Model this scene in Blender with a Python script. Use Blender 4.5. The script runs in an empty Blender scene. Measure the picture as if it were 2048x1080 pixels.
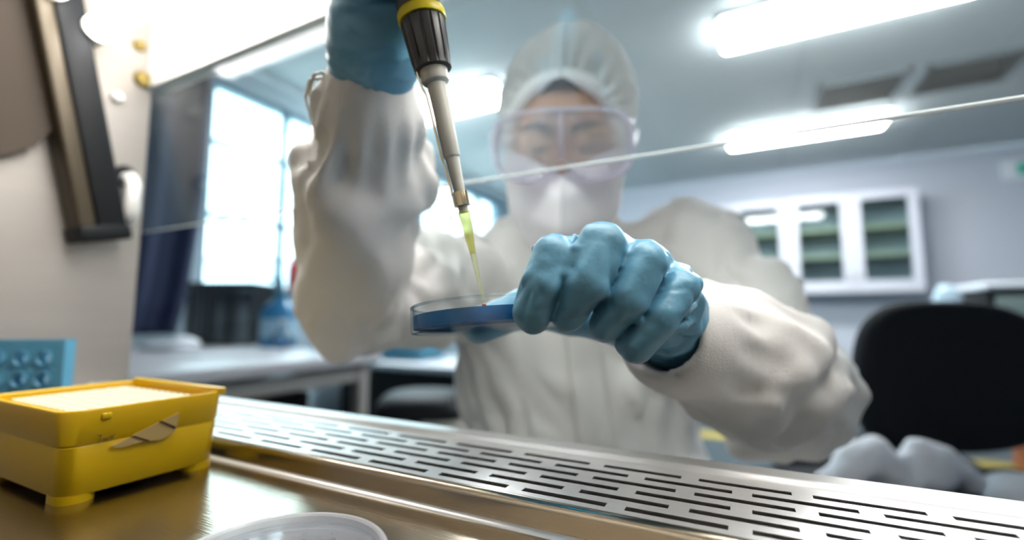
import bpy, bmesh, math, random
import numpy as np
from mathutils import Vector, Matrix
random.seed(7)
sc = bpy.context.scene
COL = sc.collection

# ------------------------------------------------------------------ camera
W = 0.80                                   # height of the steel work surface above the floor
CZ = W + 0.105
FPX = 929.0
YAW, PIT = math.radians(27.1), math.radians(5.66)
FH = np.array([-math.sin(YAW), math.cos(YAW), 0.0])
RT = np.array([math.cos(YAW), math.sin(YAW), 0.0])
ZZ = np.array([0.0, 0.0, 1.0])
FW = math.cos(PIT) * FH + math.sin(PIT) * ZZ
UP = -math.sin(PIT) * FH + math.cos(PIT) * ZZ
CAM = np.array([0.0, 0.0, CZ])

cd = bpy.data.cameras.new('camera')
cam = bpy.data.objects.new('camera', cd)
COL.objects.link(cam)
cam.matrix_world = Matrix(((RT[0], UP[0], -FW[0], CAM[0]), (RT[1], UP[1], -FW[1], CAM[1]),
                           (RT[2], UP[2], -FW[2], CAM[2]), (0, 0, 0, 1)))
cd.sensor_width = 36.0
cd.lens = 36.0 * FPX / 2048.0
cd.clip_start = 0.01
cd.clip_end = 200
cd.dof.use_dof = True
cd.dof.focus_distance = 0.230
cd.dof.aperture_fstop = 2.7
sc.camera = cam

# ------------------------------------------------------------------ world and exposure
wd = bpy.data.worlds.new('world')
sc.world = wd
wd.use_nodes = True
bg = wd.node_tree.nodes['Background']
bg.inputs[0].default_value = (0.70, 0.91, 1.0, 1)
bg.inputs[1].default_value = 1.7
sc.view_settings.view_transform = 'Standard'
sc.view_settings.look = 'None'
sc.view_settings.gamma = 1.0
sc.view_settings.exposure = 1.8
sc.view_settings.use_curve_mapping = False
sc.cycles.use_denoising = True
sc.cycles.max_bounces = 12
sc.cycles.transparent_max_bounces = 24
sc.cycles.caustics_reflective = False
sc.cycles.caustics_refractive = False
sc.cycles.sample_clamp_indirect = 4.0


def ray(x, y):
    return FW + (x - 1024) / FPX * RT + (540 - y) / FPX * UP


def P(x, y, d):
    return CAM + d * ray(x, y)


def on(x, y, ax, v):
    r = ray(x, y)
    return CAM + r * (v - CAM[ax]) / r[ax]


# ------------------------------------------------------------------ materials
def lin(h):
    c = [int(h[i:i + 2], 16) / 255 for i in (0, 2, 4)]
    return tuple(x / 12.92 if x <= 0.04045 else ((x + 0.055) / 1.055) ** 2.4 for x in c) + (1,)


def mat(name, col, rough=0.5, metal=0.0, bump=0.0, bscale=60.0, spec=0.5, var=0.0, vscale=8.0,
        stretch=(1, 1, 1), sheen=0.0, sub=0.0, subcol=None, coat=0.0, emit=None, estr=0.0):
    m = bpy.data.materials.new(name)
    m.use_nodes = True
    nt = m.node_tree
    b = nt.nodes['Principled BSDF']
    c = lin(col) if isinstance(col, str) else col
    b.inputs['Base Color'].default_value = c
    b.inputs['Roughness'].default_value = rough
    b.inputs['Metallic'].default_value = metal
    b.inputs['Specular IOR Level'].default_value = spec
    b.inputs['Sheen Weight'].default_value = sheen
    b.inputs['Coat Weight'].default_value = coat
    if sub:
        b.inputs['Subsurface Weight'].default_value = sub
        b.inputs['Subsurface Radius'].default_value = subcol or (0.01, 0.006, 0.004)
        b.inputs['Subsurface Scale'].default_value = 1.0
    if emit:
        b.inputs['Emission Color'].default_value = emit
        b.inputs['Emission Strength'].default_value = estr
    if bump or var:
        tc = nt.nodes.new('ShaderNodeTexCoord')
        mp = nt.nodes.new('ShaderNodeMapping')
        mp.inputs['Scale'].default_value = stretch
        nt.links.new(tc.outputs['Object'], mp.inputs['Vector'])
    if bump:
        n = nt.nodes.new('ShaderNodeTexNoise')
        n.inputs['Scale'].default_value = bscale
        n.inputs['Detail'].default_value = 4
        nt.links.new(mp.outputs['Vector'], n.inputs['Vector'])
        bp = nt.nodes.new('ShaderNodeBump')
        bp.inputs['Strength'].default_value = bump
        bp.inputs['Distance'].default_value = 0.002
        nt.links.new(n.outputs['Fac'], bp.inputs['Height'])
        nt.links.new(bp.outputs['Normal'], b.inputs['Normal'])
    if var:
        n2 = nt.nodes.new('ShaderNodeTexNoise')
        n2.inputs['Scale'].default_value = vscale
        n2.inputs['Detail'].default_value = 3
        nt.links.new(mp.outputs['Vector'], n2.inputs['Vector'])
        mr = nt.nodes.new('ShaderNodeMapRange')
        mr.inputs['To Min'].default_value = 1 - var
        mr.inputs['To Max'].default_value = 1 + var
        nt.links.new(n2.outputs['Fac'], mr.inputs['Value'])
        mx = nt.nodes.new('ShaderNodeMix')
        mx.data_type = 'RGBA'
        mx.blend_type = 'MULTIPLY'
        mx.inputs[0].default_value = 1
        mx.inputs[6].default_value = c
        nt.links.new(mr.outputs['Result'], mx.inputs[7])
        nt.links.new(mx.outputs[2], b.inputs['Base Color'])
    return m


def glass(name, tint=(1, 1, 1), ior=1.45, gloss=1.0, rough=0.02, edge=(0.6, 0.7, 0.75), edge_pow=0.25, milky=0.0, milk=(1, 1, 1), dust=False):
    """thin clear sheet: fresnel mix of clear transmission and gloss, optional milkiness"""
    m = bpy.data.materials.new(name)
    m.use_nodes = True
    nt = m.node_tree
    nt.nodes.clear()
    out = nt.nodes.new('ShaderNodeOutputMaterial')
    tr = nt.nodes.new('ShaderNodeBsdfTransparent')
    lw = nt.nodes.new('ShaderNodeLayerWeight')
    lw.inputs[0].default_value = edge_pow
    mc = nt.nodes.new('ShaderNodeMix')
    mc.data_type = 'RGBA'
    mc.inputs[6].default_value = (*tint, 1)
    mc.inputs[7].default_value = (*edge, 1)
    nt.links.new(lw.outputs['Facing'], mc.inputs[0])
    nt.links.new(mc.outputs[2], tr.inputs[0])
    gl = nt.nodes.new('ShaderNodeBsdfGlossy')
    gl.inputs['Roughness'].default_value = rough
    l2 = nt.nodes.new('ShaderNodeLayerWeight')
    l2.inputs[0].default_value = 0.5
    pw = nt.nodes.new('ShaderNodeMath')
    pw.operation = 'POWER'
    pw.inputs[1].default_value = 5
    nt.links.new(l2.outputs['Facing'], pw.inputs[0])
    f0 = ((ior - 1) / (ior + 1)) ** 2
    fr = nt.nodes.new('ShaderNodeMath')
    fr.operation = 'MULTIPLY_ADD'
    fr.inputs[1].default_value = (1 - f0) * gloss
    fr.inputs[2].default_value = f0
    nt.links.new(pw.outputs[0], fr.inputs[0])
    m1 = nt.nodes.new('ShaderNodeMixShader')
    nt.links.new(fr.outputs[0], m1.inputs[0])
    nt.links.new(tr.outputs[0], m1.inputs[1])
    nt.links.new(gl.outputs[0], m1.inputs[2])
    last = m1
    if milky or dust:
        df = nt.nodes.new('ShaderNodeBsdfDiffuse')
        df.inputs[0].default_value = (*milk, 1)
        tl = nt.nodes.new('ShaderNodeBsdfTranslucent')
        tl.inputs[0].default_value = (*milk, 1)
        md = nt.nodes.new('ShaderNodeMixShader')
        nt.links.new(df.outputs[0], md.inputs[1])
        nt.links.new(tl.outputs[0], md.inputs[2])
        m2 = nt.nodes.new('ShaderNodeMixShader')
        m2.inputs[0].default_value = milky
        nt.links.new(m1.outputs[0], m2.inputs[1])
        nt.links.new(md.outputs[0], m2.inputs[2])
        if dust:
            tc = nt.nodes.new('ShaderNodeTexCoord')
            vo = nt.nodes.new('ShaderNodeTexVoronoi')
            vo.inputs['Scale'].default_value = 70
            nt.links.new(tc.outputs['Object'], vo.inputs['Vector'])
            sp = nt.nodes.new('ShaderNodeSeparateColor')
            nt.links.new(vo.outputs['Color'], sp.inputs[0])
            th = nt.nodes.new('ShaderNodeMath')
            th.operation = 'MULTIPLY'
            th.inputs[1].default_value = 0.055
            nt.links.new(sp.outputs[0], th.inputs[0])
            lt = nt.nodes.new('ShaderNodeMath')
            lt.operation = 'LESS_THAN'
            nt.links.new(vo.outputs['Distance'], lt.inputs[0])
            nt.links.new(th.outputs[0], lt.inputs[1])
            ma = nt.nodes.new('ShaderNodeMath')
            ma.operation = 'MULTIPLY_ADD'
            ma.inputs[1].default_value = 0.55
            ma.inputs[2].default_value = milky
            nt.links.new(lt.outputs[0], ma.inputs[0])
            nt.links.new(ma.outputs[0], m2.inputs[0])
        last = m2
    nt.links.new(last.outputs[0], out.inputs[0])
    return m


def emission(name, col, s):
    m = bpy.data.materials.new(name)
    m.use_nodes = True
    nt = m.node_tree
    nt.nodes.clear()
    out = nt.nodes.new('ShaderNodeOutputMaterial')
    e = nt.nodes.new('ShaderNodeEmission')
    e.inputs[0].default_value = (*col, 1)
    e.inputs[1].default_value = s
    nt.links.new(e.outputs[0], out.inputs[0])
    return m


M = {}
M['wall'] = mat('wall_paint', 'ccd0da', 0.7, bump=0.05, bscale=40)
M['wallblue'] = mat('wall_paint_cool', 'a9bfca', 0.7, bump=0.05, bscale=40)
M['ceil'] = mat('ceiling_tile', 'bec4c5', 0.85, bump=0.2, bscale=120)
M['grid'] = mat('ceiling_grid', '8d989e', 0.6)
M['floor'] = mat('floor_vinyl', '3c4a4e', 0.35, var=0.12, vscale=4)
M['winframe'] = mat('window_frame', '55798a', 0.4)
M['pane'] = glass('window_glass', (0.97, 1, 1), edge=(0.8, 0.9, 0.9))
M['steel'] = mat('brushed_steel', (0.46, 0.40, 0.31, 1), 0.21, 1.0, bump=0.06, bscale=55, stretch=(1, 14, 6), var=0.06, vscale=14)
M['grille'] = mat('grille_steel', (0.84, 0.83, 0.81, 1), 0.34, 0.6, bump=0.05, bscale=55, stretch=(1, 14, 6), var=0.05, vscale=12)
M['sidesteel'] = mat('satin_side_steel', (0.43, 0.395, 0.36, 1), 0.45, 0.55, bump=0.05, bscale=30, stretch=(6, 1, 10), var=0.08, vscale=6)
M['whitepaint'] = mat('white_enamel', 'f3f1ec', 0.35)
M['black'] = mat('black_plastic', '101316', 0.55, spec=0.25)
M['dark'] = mat('near_black', '0b0c0d', 0.9)  # own dark colour of drawer fronts, casters and latch
M['brownreflect'] = mat('brown_wall_reflection', '33230a', 0.6, 0.1, var=0.12, vscale=10)  # brown colour painted in for a reflection in the steel side wall
M['railmetal'] = mat('rail_metal', (0.085, 0.066, 0.042, 1), 0.45, 0.4)
M['brass'] = mat('brass_screw', '9c8a4e', 0.35, 0.9)
M['chrome'] = mat('polished_metal', (0.55, 0.48, 0.34, 1), 0.2, 1.0)
M['tube'] = emission('tube_glow', (1.0, 0.98, 0.95), 5.8)
M['lamp'] = emission('diffuser_glow', (0.94, 0.98, 1.0), 13.0)
M['sash'] = glass('sash_glass', (0.965, 0.985, 0.985), edge=(0.8, 0.9, 0.9), milky=0.022, milk=(0.9, 0.95, 1), dust=True)
M['sashedge'] = mat('sash_edge_painted_glow', 'f4f7f7', 0.5)  # plain white stands in for light piped to the glass edge
M['yellow'] = mat('yellow_plastic', 'deb500', 0.38, spec=0.45, sub=0.15, subcol=(0.006, 0.004, 0.001), bump=0.03, bscale=200)
M['tipwhite'] = mat('ivory_plate', 'eeeed8', 0.5)
M['paper'] = mat('tape_label', 'bfa468', 0.7, var=0.08, vscale=60)
M['ink'] = mat('brown_ink', '3a1d06', 0.7)
M['inkthin'] = mat('marker_ink', '5a4205', 0.7)
M['cyan'] = mat('cyan_plastic', '5fa6c6', 0.35, sub=0.1, subcol=(0.004, 0.006, 0.008))
M['clear'] = glass('clear_polystyrene', (0.97, 0.985, 0.99), ior=1.35, gloss=0.45, edge=(0.55, 0.66, 0.72), edge_pow=0.2)
M['clearlid'] = glass('clear_lid_polystyrene', (0.95, 0.97, 0.98), ior=1.4, edge=(0.8, 0.85, 0.88), edge_pow=0.3, milky=0.22, milk=(0.93, 0.93, 0.97))
M['rim'] = glass('lid_rim_polystyrene', (0.95, 0.96, 0.97), ior=1.5, edge=(0.85, 0.88, 0.9), milky=0.6, milk=(0.95, 0.94, 0.97))
M['water'] = glass('water_drop', (0.98, 1, 1), ior=1.33, rough=0.0, edge=(0.5, 0.6, 0.65))
M['nitrile'] = mat('blue_nitrile', '68a4c0', 0.40, spec=0.5, bump=0.12, bscale=420, sub=0.06, subcol=(0.002, 0.004, 0.006))
M['suit'] = mat('white_nonwoven', 'e6e3df', 0.85, bump=0.16, bscale=650, sheen=0.15, sub=0.05, subcol=(0.01, 0.01, 0.009))
M['cap'] = mat('white_bouffant', 'e2e2e0', 0.85, bump=0.15, bscale=300)
M['capband'] = mat('cap_elastic', 'f7f8f8', 0.8)
M['mask'] = mat('white_mask', 'f1edf0', 0.8, bump=0.05, bscale=300)
M['skin'] = mat('skin', 'c79a80', 0.55, sub=0.15, subcol=(0.012, 0.005, 0.003), var=0.06, vscale=30)
M['hair'] = mat('dark_brown_hair', '3a2a22', 0.6, bump=0.4, bscale=200)
M['lip'] = mat('lips', 'a8645a', 0.5)
M['sclera'] = mat('eye_white', 'a9a6a6', 0.3)
M['iris'] = mat('eye_iris', '3b3530', 0.15)
M['gogframe'] = glass('goggle_frame', (0.95, 0.94, 0.98), ior=1.3, rough=0.15, edge=(0.8, 0.78, 0.88), milky=0.42, milk=(0.88, 0.86, 0.95))
M['goglens'] = glass('goggle_lens', (0.97, 0.97, 0.98), ior=1.35, edge=(0.85, 0.85, 0.92), milky=0.27, milk=(0.9, 0.88, 0.95))
M['pipgrey'] = mat('pipette_grey', '393835', 0.42)
M['pipknob'] = mat('pipette_knob', '1b1d1d', 0.4)
M['pipbarrel'] = mat('pipette_barrel', 'cfccc0', 0.38, sub=0.1, subcol=(0.004, 0.004, 0.003))
M['ring'] = mat('pipette_ring', 'e5cf08', 0.35)
M['chairblack'] = mat('chair_fabric', '0c1118', 0.9, bump=0.2, bscale=300)
M['deskgrey'] = mat('desk_laminate', 'c3c2c6', 0.35)
M['deskleg'] = mat('desk_leg_metal', 'a6a29d', 0.4, 0.2)
M['navy'] = mat('navy_fabric', '1f2c4a', 0.8, bump=0.1, bscale=200)
M['mesh'] = mat('black_wire', '23282c', 0.45, 0.3)
M['bluebottle'] = mat('blue_bottle', '3f8fc0', 0.3, sub=0.1, subcol=(0.01, 0.02, 0.03))
M['bluelabel'] = mat('bottle_label', 'a9cfe2', 0.5)
M['red'] = mat('red_plastic', 'b3242a', 0.4)
M['white'] = mat('white_plastic', 'e6ebf0', 0.4)
M['paleblue'] = mat('pale_blue_plastic', 'bfd8e6', 0.5)
M['cabwhite'] = mat('cabinet_white', 'd8d9e2', 0.45)
M['cabin'] = mat('cabinet_interior', '6f7f7d', 0.8)
M['shelf'] = mat('cabinet_shelf', 'c2bfa4', 0.6)
M['cabglass'] = glass('cabinet_glass', (0.85, 0.92, 0.92), ior=1.5, edge=(0.6, 0.7, 0.7))
M['flask'] = glass('flask_glass', (0.93, 0.97, 1), ior=1.45, edge=(0.35, 0.4, 0.45), edge_pow=0.4)
M['teal'] = mat('teal_paint', '3f7f96', 0.5)
M['grey'] = mat('grey_paint', '9aa0a5', 0.5)
M['beige'] = mat('beige_plastic', 'cbc3b4', 0.45)
M['orange'] = mat('orange_wood', 'b5673a', 0.5)
M['tape'] = mat('yellow_floor_tape', 'b4a24a', 0.6)
M['green'] = mat('green_sign', '4fc4a8', 0.5)
M['slat'] = mat('vent_slat', '6f7a74', 0.6)
M['cloth'] = mat('white_crumpled_cloth', 'f2f3f9', 0.9, bump=0.2, bscale=90)
M['building'] = mat('concrete_facade', 'd9dfe2', 0.8)
M['drop'] = mat('red_drop', 'd9694a', 0.1, spec=0.8)


def liquid_mat():
    m = bpy.data.materials.new('blue_medium')
    m.use_nodes = True
    nt = m.node_tree
    b = nt.nodes['Principled BSDF']
    b.inputs['Base Color'].default_value = lin('12649f')
    b.inputs['Roughness'].default_value = 0.08
    tr = nt.nodes.new('ShaderNodeBsdfTransparent')
    tr.inputs[0].default_value = (0.20, 0.62, 0.86, 1)
    mx = nt.nodes.new('ShaderNodeMixShader')
    mx.inputs[0].default_value = 0.45
    out = nt.nodes['Material Output']
    nt.links.new(b.outputs[0], mx.inputs[1])
    nt.links.new(tr.outputs[0], mx.inputs[2])
    nt.links.new(mx.outputs[0], out.inputs[0])
    return m


def tip_mat(name, tint, milk, mf):
    return glass(name, tint, ior=1.4, edge=tuple(0.75 * t for t in tint), edge_pow=0.3, milky=mf, milk=milk)


M['liquid'] = liquid_mat()
M['tip'] = tip_mat('yellow_tip', (0.95, 0.94, 0.62), (0.80, 0.77, 0.28), 0.5)
M['tipend'] = tip_mat('yellow_tip_end', (0.97, 0.97, 0.84), (0.88, 0.87, 0.55), 0.28)

# ------------------------------------------------------------------ object helpers
ORG = {}


def tag(o, label=None, cat=None, group=None, kind=None):
    if label: o['label'] = label
    if cat: o['category'] = cat
    if group: o['group'] = group
    if kind: o['kind'] = kind
    return o


def thing(name, label, cat, loc=(0, 0, 0), group=None, kind=None):
    o = bpy.data.objects.new(name, None)
    o.empty_display_size = 0.05
    o.location = loc
    COL.objects.link(o)
    ORG[o.name] = np.array(loc, float)
    return tag(o, label, cat, group, kind)


def mk(name, verts, faces, m, parent=None, loc=None, smooth=False, bevel=0.0, label=None, cat=None, group=None, kind=None, seg=2):
    verts = np.asarray(verts, float)
    if parent is not None:
        org = ORG[parent.name]
    else:
        org = np.array(loc if loc is not None else (0, 0, 0), float)
    me = bpy.data.meshes.new(name)
    me.from_pydata((verts - org).tolist(), [], [tuple(int(i) for i in f) for f in faces])
    me.materials.append(M[m] if isinstance(m, str) else m)
    me.update()
    if smooth:
        me.shade_smooth() if smooth is True else me.set_sharp_from_angle(angle=smooth)
        if smooth is not True:
            for p in me.polygons: p.use_smooth = True
    o = bpy.data.objects.new(name, me)
    COL.objects.link(o)
    if parent is not None:
        o.parent = parent
    else:
        o.location = org
    ORG[o.name] = org
    if bevel:
        bv = o.modifiers.new('bevel', 'BEVEL')
        bv.width = bevel
        bv.segments = seg
        bv.limit_method = 'ANGLE'
        for p in me.polygons: p.use_smooth = True
    return tag(o, label, cat, group, kind)


class MB:
    def __init__(s):
        s.v, s.f = [], []

    def add(s, v, f):
        n = len(s.v)
        s.v += [tuple(map(float, p)) for p in v]
        s.f += [tuple(i + n for i in q) for q in f]
        return s

    def box(s, a, b):
        x0, y0, z0 = np.minimum(a, b)
        x1, y1, z1 = np.maximum(a, b)
        return s.add([(x0, y0, z0), (x1, y0, z0), (x1, y1, z0), (x0, y1, z0), (x0, y0, z1), (x1, y0, z1), (x1, y1, z1), (x0, y1, z1)],
                     [(0, 3, 2, 1), (4, 5, 6, 7), (0, 1, 5, 4), (1, 2, 6, 5), (2, 3, 7, 6), (3, 0, 4, 7)])

    def obox(s, c, ax, ay, az, hx, hy, hz):
        c = np.asarray(c, float)
        v = [c + i * hx * ax + j * hy * ay + k * hz * az for k in (-1, 1) for i, j in ((-1, -1), (1, -1), (1, 1), (-1, 1))]
        return s.add(v, [(0, 3, 2, 1), (4, 5, 6, 7), (0, 1, 5, 4), (1, 2, 6, 5), (2, 3, 7, 6), (3, 0, 4, 7)])

    def tube(s, pts, rad, n=12, caps=True):
        pts = [np.asarray(p, float) for p in pts]
        if np.isscalar(rad): rad = [rad] * len(pts)
        t0 = pts[1] - pts[0]
        ref = np.array([0, 0, 1.0]) if abs(t0[2]) < 0.8 * np.linalg.norm(t0) else np.array([1.0, 0, 0])
        v, f = [], []
        for i, p in enumerate(pts):
            t = pts[min(i + 1, len(pts) - 1)] - pts[max(i - 1, 0)]
            t = t / np.linalg.norm(t)
            a = np.cross(t, ref); a /= np.linalg.norm(a)
            b = np.cross(t, a)
            ref = np.cross(a, t)
            for k in range(n):
                w = 2 * math.pi * k / n
                v.append(p + rad[i] * (math.cos(w) * a + math.sin(w) * b))
        for i in range(len(pts) - 1):
            for k in range(n):
                f.append((i * n + k, i * n + (k + 1) % n, (i + 1) * n + (k + 1) % n, (i + 1) * n + k))
        if caps:
            f.append(tuple(range(n))[::-1])
            f.append(tuple((len(pts) - 1) * n + k for k in range(n)))
        return s.add(v, f)

    def lathe(s, prof, c, axis=(0, 0, 1), n=48, mod=None, closed=False):
        """prof: (radius, distance along axis)"""
        c = np.asarray(c, float)
        t = np.asarray(axis, float); t = t / np.linalg.norm(t)
        ref = np.array([0, 0, 1.0]) if abs(t[2]) < 0.9 else np.array([1.0, 0, 0])
        a = np.cross(ref, t); a /= np.linalg.norm(a)
        b = np.cross(t, a)
        v, f = [], []
        m = len(prof)
        for i, (r, h) in enumerate(prof):
            for k in range(n):
                w = 2 * math.pi * k / n
                rr = r * (mod(i, w) if mod else 1)
                v.append(c + h * t + rr * (math.cos(w) * a + math.sin(w) * b))
        for i in range(m - 1 + (1 if closed else 0)):
            for k in range(n):
                j = (i + 1) % m
                f.append((i * n + k, i * n + (k + 1) % n, j * n + (k + 1) % n, j * n + k))
        if not closed:
            if prof[0][0] > 1e-6: f.append(tuple(range(n))[::-1])
            if prof[-1][0] > 1e-6: f.append(tuple((m - 1) * n + k for k in range(n)))
        return s.add(v, f)

    def grid(s, pts):
        """pts[i][j] -> quads"""
        n, m = len(pts), len(pts[0])
        return s.add([p for r in pts for p in r], [(i * m + j, i * m + j + 1, (i + 1) * m + j + 1, (i + 1) * m + j) for i in range(n - 1) for j in range(m - 1)])

    def build(s, name, m, parent=None, **kw):
        return mk(name, s.v, s.f, m, parent, **kw)


def copy_tree(o, parent=None):
    c = o.copy()
    COL.objects.link(c)
    c.parent = parent
    ORG[c.name] = ORG.get(o.name, np.zeros(3))
    for ch in o.children:
        copy_tree(ch, c)
    return c


def solid(o, t, off=-1):
    s = o.modifiers.new('thickness', 'SOLIDIFY')
    s.thickness = t
    s.offset = off
    return o


# ------------------------------------------------------------------ implicit surface tools (blended round cones -> quads)
def vnoise(p):
    p = np.asarray(p, np.float64)
    i = np.floor(p).astype(np.int64)
    f = p - i
    f = f * f * (3 - 2 * f)
    r = 0
    for dx in (0, 1):
        for dy in (0, 1):
            for dz in (0, 1):
                h = ((i[:, 0] + dx) * 374761393 + (i[:, 1] + dy) * 668265263 + (i[:, 2] + dz) * 1274126177) & 0xffffffff
                h = ((h ^ (h >> 13)) * 1274126177) & 0xffffffff
                h = (h ^ (h >> 16)) & 0xffff
                w = (f[:, 0] if dx else 1 - f[:, 0]) * (f[:, 1] if dy else 1 - f[:, 1]) * (f[:, 2] if dz else 1 - f[:, 2])
                r = r + w * (h / 32767.5 - 1)
    return r


def smin(a, b, k):
    h = np.clip(0.5 + 0.5 * (b - a) / k, 0, 1)
    return b + (a - b) * h - k * h * (1 - h)


def smax(a, b, k):
    return -smin(-a, -b, k)


def rcone(p, a, b, ra, rb):
    a = np.asarray(a, float); b = np.asarray(b, float)
    ba = b - a
    l2 = ba @ ba
    rr = ra - rb
    a2 = max(l2 - rr * rr, 1e-12)
    il2 = 1.0 / l2
    pa = p - a
    y = pa @ ba
    z = y - l2
    q = pa * l2 - y[:, None] * ba
    x2 = np.einsum('ij,ij->i', q, q)
    y2 = y * y * l2
    z2 = z * z * l2
    k = np.sign(rr) * rr * rr * x2
    d = (np.sqrt(x2 * a2 * il2) + y * rr) * il2 - ra
    c1 = np.sign(z) * a2 * z2 > k
    d = np.where(c1, np.sqrt(x2 + z2) * il2 - rb, d)
    c2 = ~c1 & (np.sign(y) * a2 * y2 < k)
    d = np.where(c2, np.sqrt(x2 + y2) * il2 - ra, d)
    return d


def chain(p, pts, rad, k=0.004):
    d = None
    for i in range(len(pts) - 1):
        e = rcone(p, pts[i], pts[i + 1], rad[i], rad[i + 1])
        d = e if d is None else smin(d, e, k)
    return d


def ell(p, c, r, B=None):
    q = p - np.asarray(c, float)
    if B is not None: q = q @ np.asarray(B).T
    r = np.asarray(r, float)
    k0 = np.sqrt(((q / r) ** 2).sum(1))
    k1 = np.sqrt(((q / r ** 2) ** 2).sum(1)) + 1e-9
    return k0 * (k0 - 1) / k1


def snets(fn, lo, hi, h, margin=2.2):
    lo = np.asarray(lo, float); hi = np.asarray(hi, float)
    s = 4
    nb = np.ceil((hi - lo) / (h * s)).astype(int)
    n = nb * s + 1
    cg = np.stack(np.meshgrid(*[np.arange(m) for m in nb], indexing='ij'), -1).reshape(-1, 3)
    cc = lo + (cg + 0.5) * h * s
    dv = fn(cc)
    act = np.abs(dv) < h * s * 0.87 * margin
    F = np.full(n, 1.0, np.float32)
    sg = np.where(dv < 0, -1.0, 1.0)
    for (i, j, k), v in zip(cg[~act & (dv < 0)], sg[~act & (dv < 0)]):
        F[i * s:i * s + s + 1, j * s:j * s + s + 1, k * s:k * s + s + 1] = v
    need = np.zeros(n, bool)
    for i, j, k in cg[act]:
        need[i * s:i * s + s + 1, j * s:j * s + s + 1, k * s:k * s + s + 1] = True
    idx = np.argwhere(need)
    vals = np.empty(len(idx), np.float32)
    for a in range(0, len(idx), 400000):
        vals[a:a + 400000] = fn(lo + idx[a:a + 400000] * h)
    F[need] = vals
    S = F < 0
    c = [S[dx:n[0] - 1 + dx, dy:n[1] - 1 + dy, dz:n[2] - 1 + dz] for dx in (0, 1) for dy in (0, 1) for dz in (0, 1)]
    sm = sum(x.astype(np.int8) for x in c)
    cells = np.argwhere((sm > 0) & (sm < 8))
    vid = np.full(n - 1, -1, np.int64)
    vid[tuple(cells.T)] = np.arange(len(cells))
    offs = np.array([(dx, dy, dz) for dx in (0, 1) for dy in (0, 1) for dz in (0, 1)])
    V = np.stack([F[tuple((cells + o).T)] for o in offs], 1)
    pos = np.zeros((len(cells), 3)); cnt = np.zeros(len(cells))
    for a in range(8):
        for b in range(a + 1, 8):
            if np.abs(offs[a] - offs[b]).sum() != 1: continue
            m = (V[:, a] < 0) != (V[:, b] < 0)
            t = V[m, a] / (V[m, a] - V[m, b])
            pos[m] += offs[a] + t[:, None] * (offs[b] - offs[a])
            cnt[m] += 1
    verts = lo + h * (cells + pos / cnt[:, None])
    faces = []
    for ax in range(3):
        o1, o2 = (ax + 1) % 3, (ax + 2) % 3
        sl0 = [slice(None)] * 3; sl1 = [slice(None)] * 3
        sl0[ax] = slice(0, n[ax] - 1); sl1[ax] = slice(1, n[ax])
        e = np.argwhere(S[tuple(sl0)] != S[tuple(sl1)])
        ok = (e[:, o1] > 0) & (e[:, o2] > 0) & (e[:, o1] < n[o1] - 1) & (e[:, o2] < n[o2] - 1)
        e = e[ok]
        d1 = np.zeros(3, int); d1[o1] = 1
        d2 = np.zeros(3, int); d2[o2] = 1
        q = np.stack([vid[tuple((e - d1 - d2).T)], vid[tuple((e - d2).T)], vid[tuple(e.T)], vid[tuple((e - d1).T)]], 1)
        ins = S[tuple(e.T)]
        q[~ins] = q[~ins][:, ::-1]
        faces.append(q)
    return verts, np.concatenate(faces)


def mk_np(name, verts, faces, m, parent=None, loc=None, relax=0, **kw):
    """fast mesh from arrays, smooth shaded"""
    org = ORG[parent.name] if parent is not None else np.array(loc if loc is not None else (0, 0, 0), float)
    if relax:
        e = np.concatenate([faces[:, [i, (i + 1) % 4]] for i in range(4)])
        for _ in range(relax):
            acc = np.zeros_like(verts); c = np.zeros(len(verts))
            for a, b in ((0, 1), (1, 0)):
                for x in range(3):
                    acc[:, x] += np.bincount(e[:, a], verts[e[:, b], x], len(verts))
                c += np.bincount(e[:, a], minlength=len(verts))
            verts = 0.5 * verts + 0.5 * acc / np.maximum(c, 1)[:, None]
    me = bpy.data.meshes.new(name)
    nv, nf = len(verts), len(faces)
    me.vertices.add(nv)
    me.vertices.foreach_set('co', (verts - org).astype(np.float32).ravel())
    me.loops.add(nf * 4)
    me.loops.foreach_set('vertex_index', faces.astype(np.int32).ravel())
    me.polygons.add(nf)
    me.polygons.foreach_set('loop_start', np.arange(0, nf * 4, 4, dtype=np.int32))
    me.update(calc_edges=True)
    me.validate()
    me.shade_smooth()
    me.materials.append(M[m] if isinstance(m, str) else m)
    o = bpy.data.objects.new(name, me)
    COL.objects.link(o)
    if parent is not None: o.parent = parent
    else: o.location = org
    ORG[o.name] = org
    return tag(o, **kw)


def tocam(p):
    q = p - CAM
    return np.stack([q @ RT, q @ UP, q @ FW], 1)

# ================================================================== SETTING
X0, X1, Y0, Y1, CH = -3.2, 4.0, -1.5, 6.6, 2.70
MB().box((X0, Y0, -0.05), (X1, Y1, 0)).build('floor', 'floor', kind='structure', label='dark grey vinyl laboratory floor', loc=(0, 0, 0))
VH = (0.545, 1.795, 4.18, 4.72)             # opening in the ceiling for the two air vents


def minus_hole(xa, xb, ya, yb, z0, z1, ox=0.0, oy=0.0):
    h0, h1, k0, k1 = VH
    h0, h1, k0, k1 = max(h0, xa), min(h1, xb), max(k0, ya), min(k1, yb)
    mb = MB()
    for a, b, c, d in ((xa, h0, ya, yb), (h1, xb, ya, yb), (h0, h1, ya, k0), (h0, h1, k1, yb)):
        if b - a > 1e-4 and d - c > 1e-4: mb.box((a - ox, c - oy, z0), (b - ox, d - oy, z1))
    return mb


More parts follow.
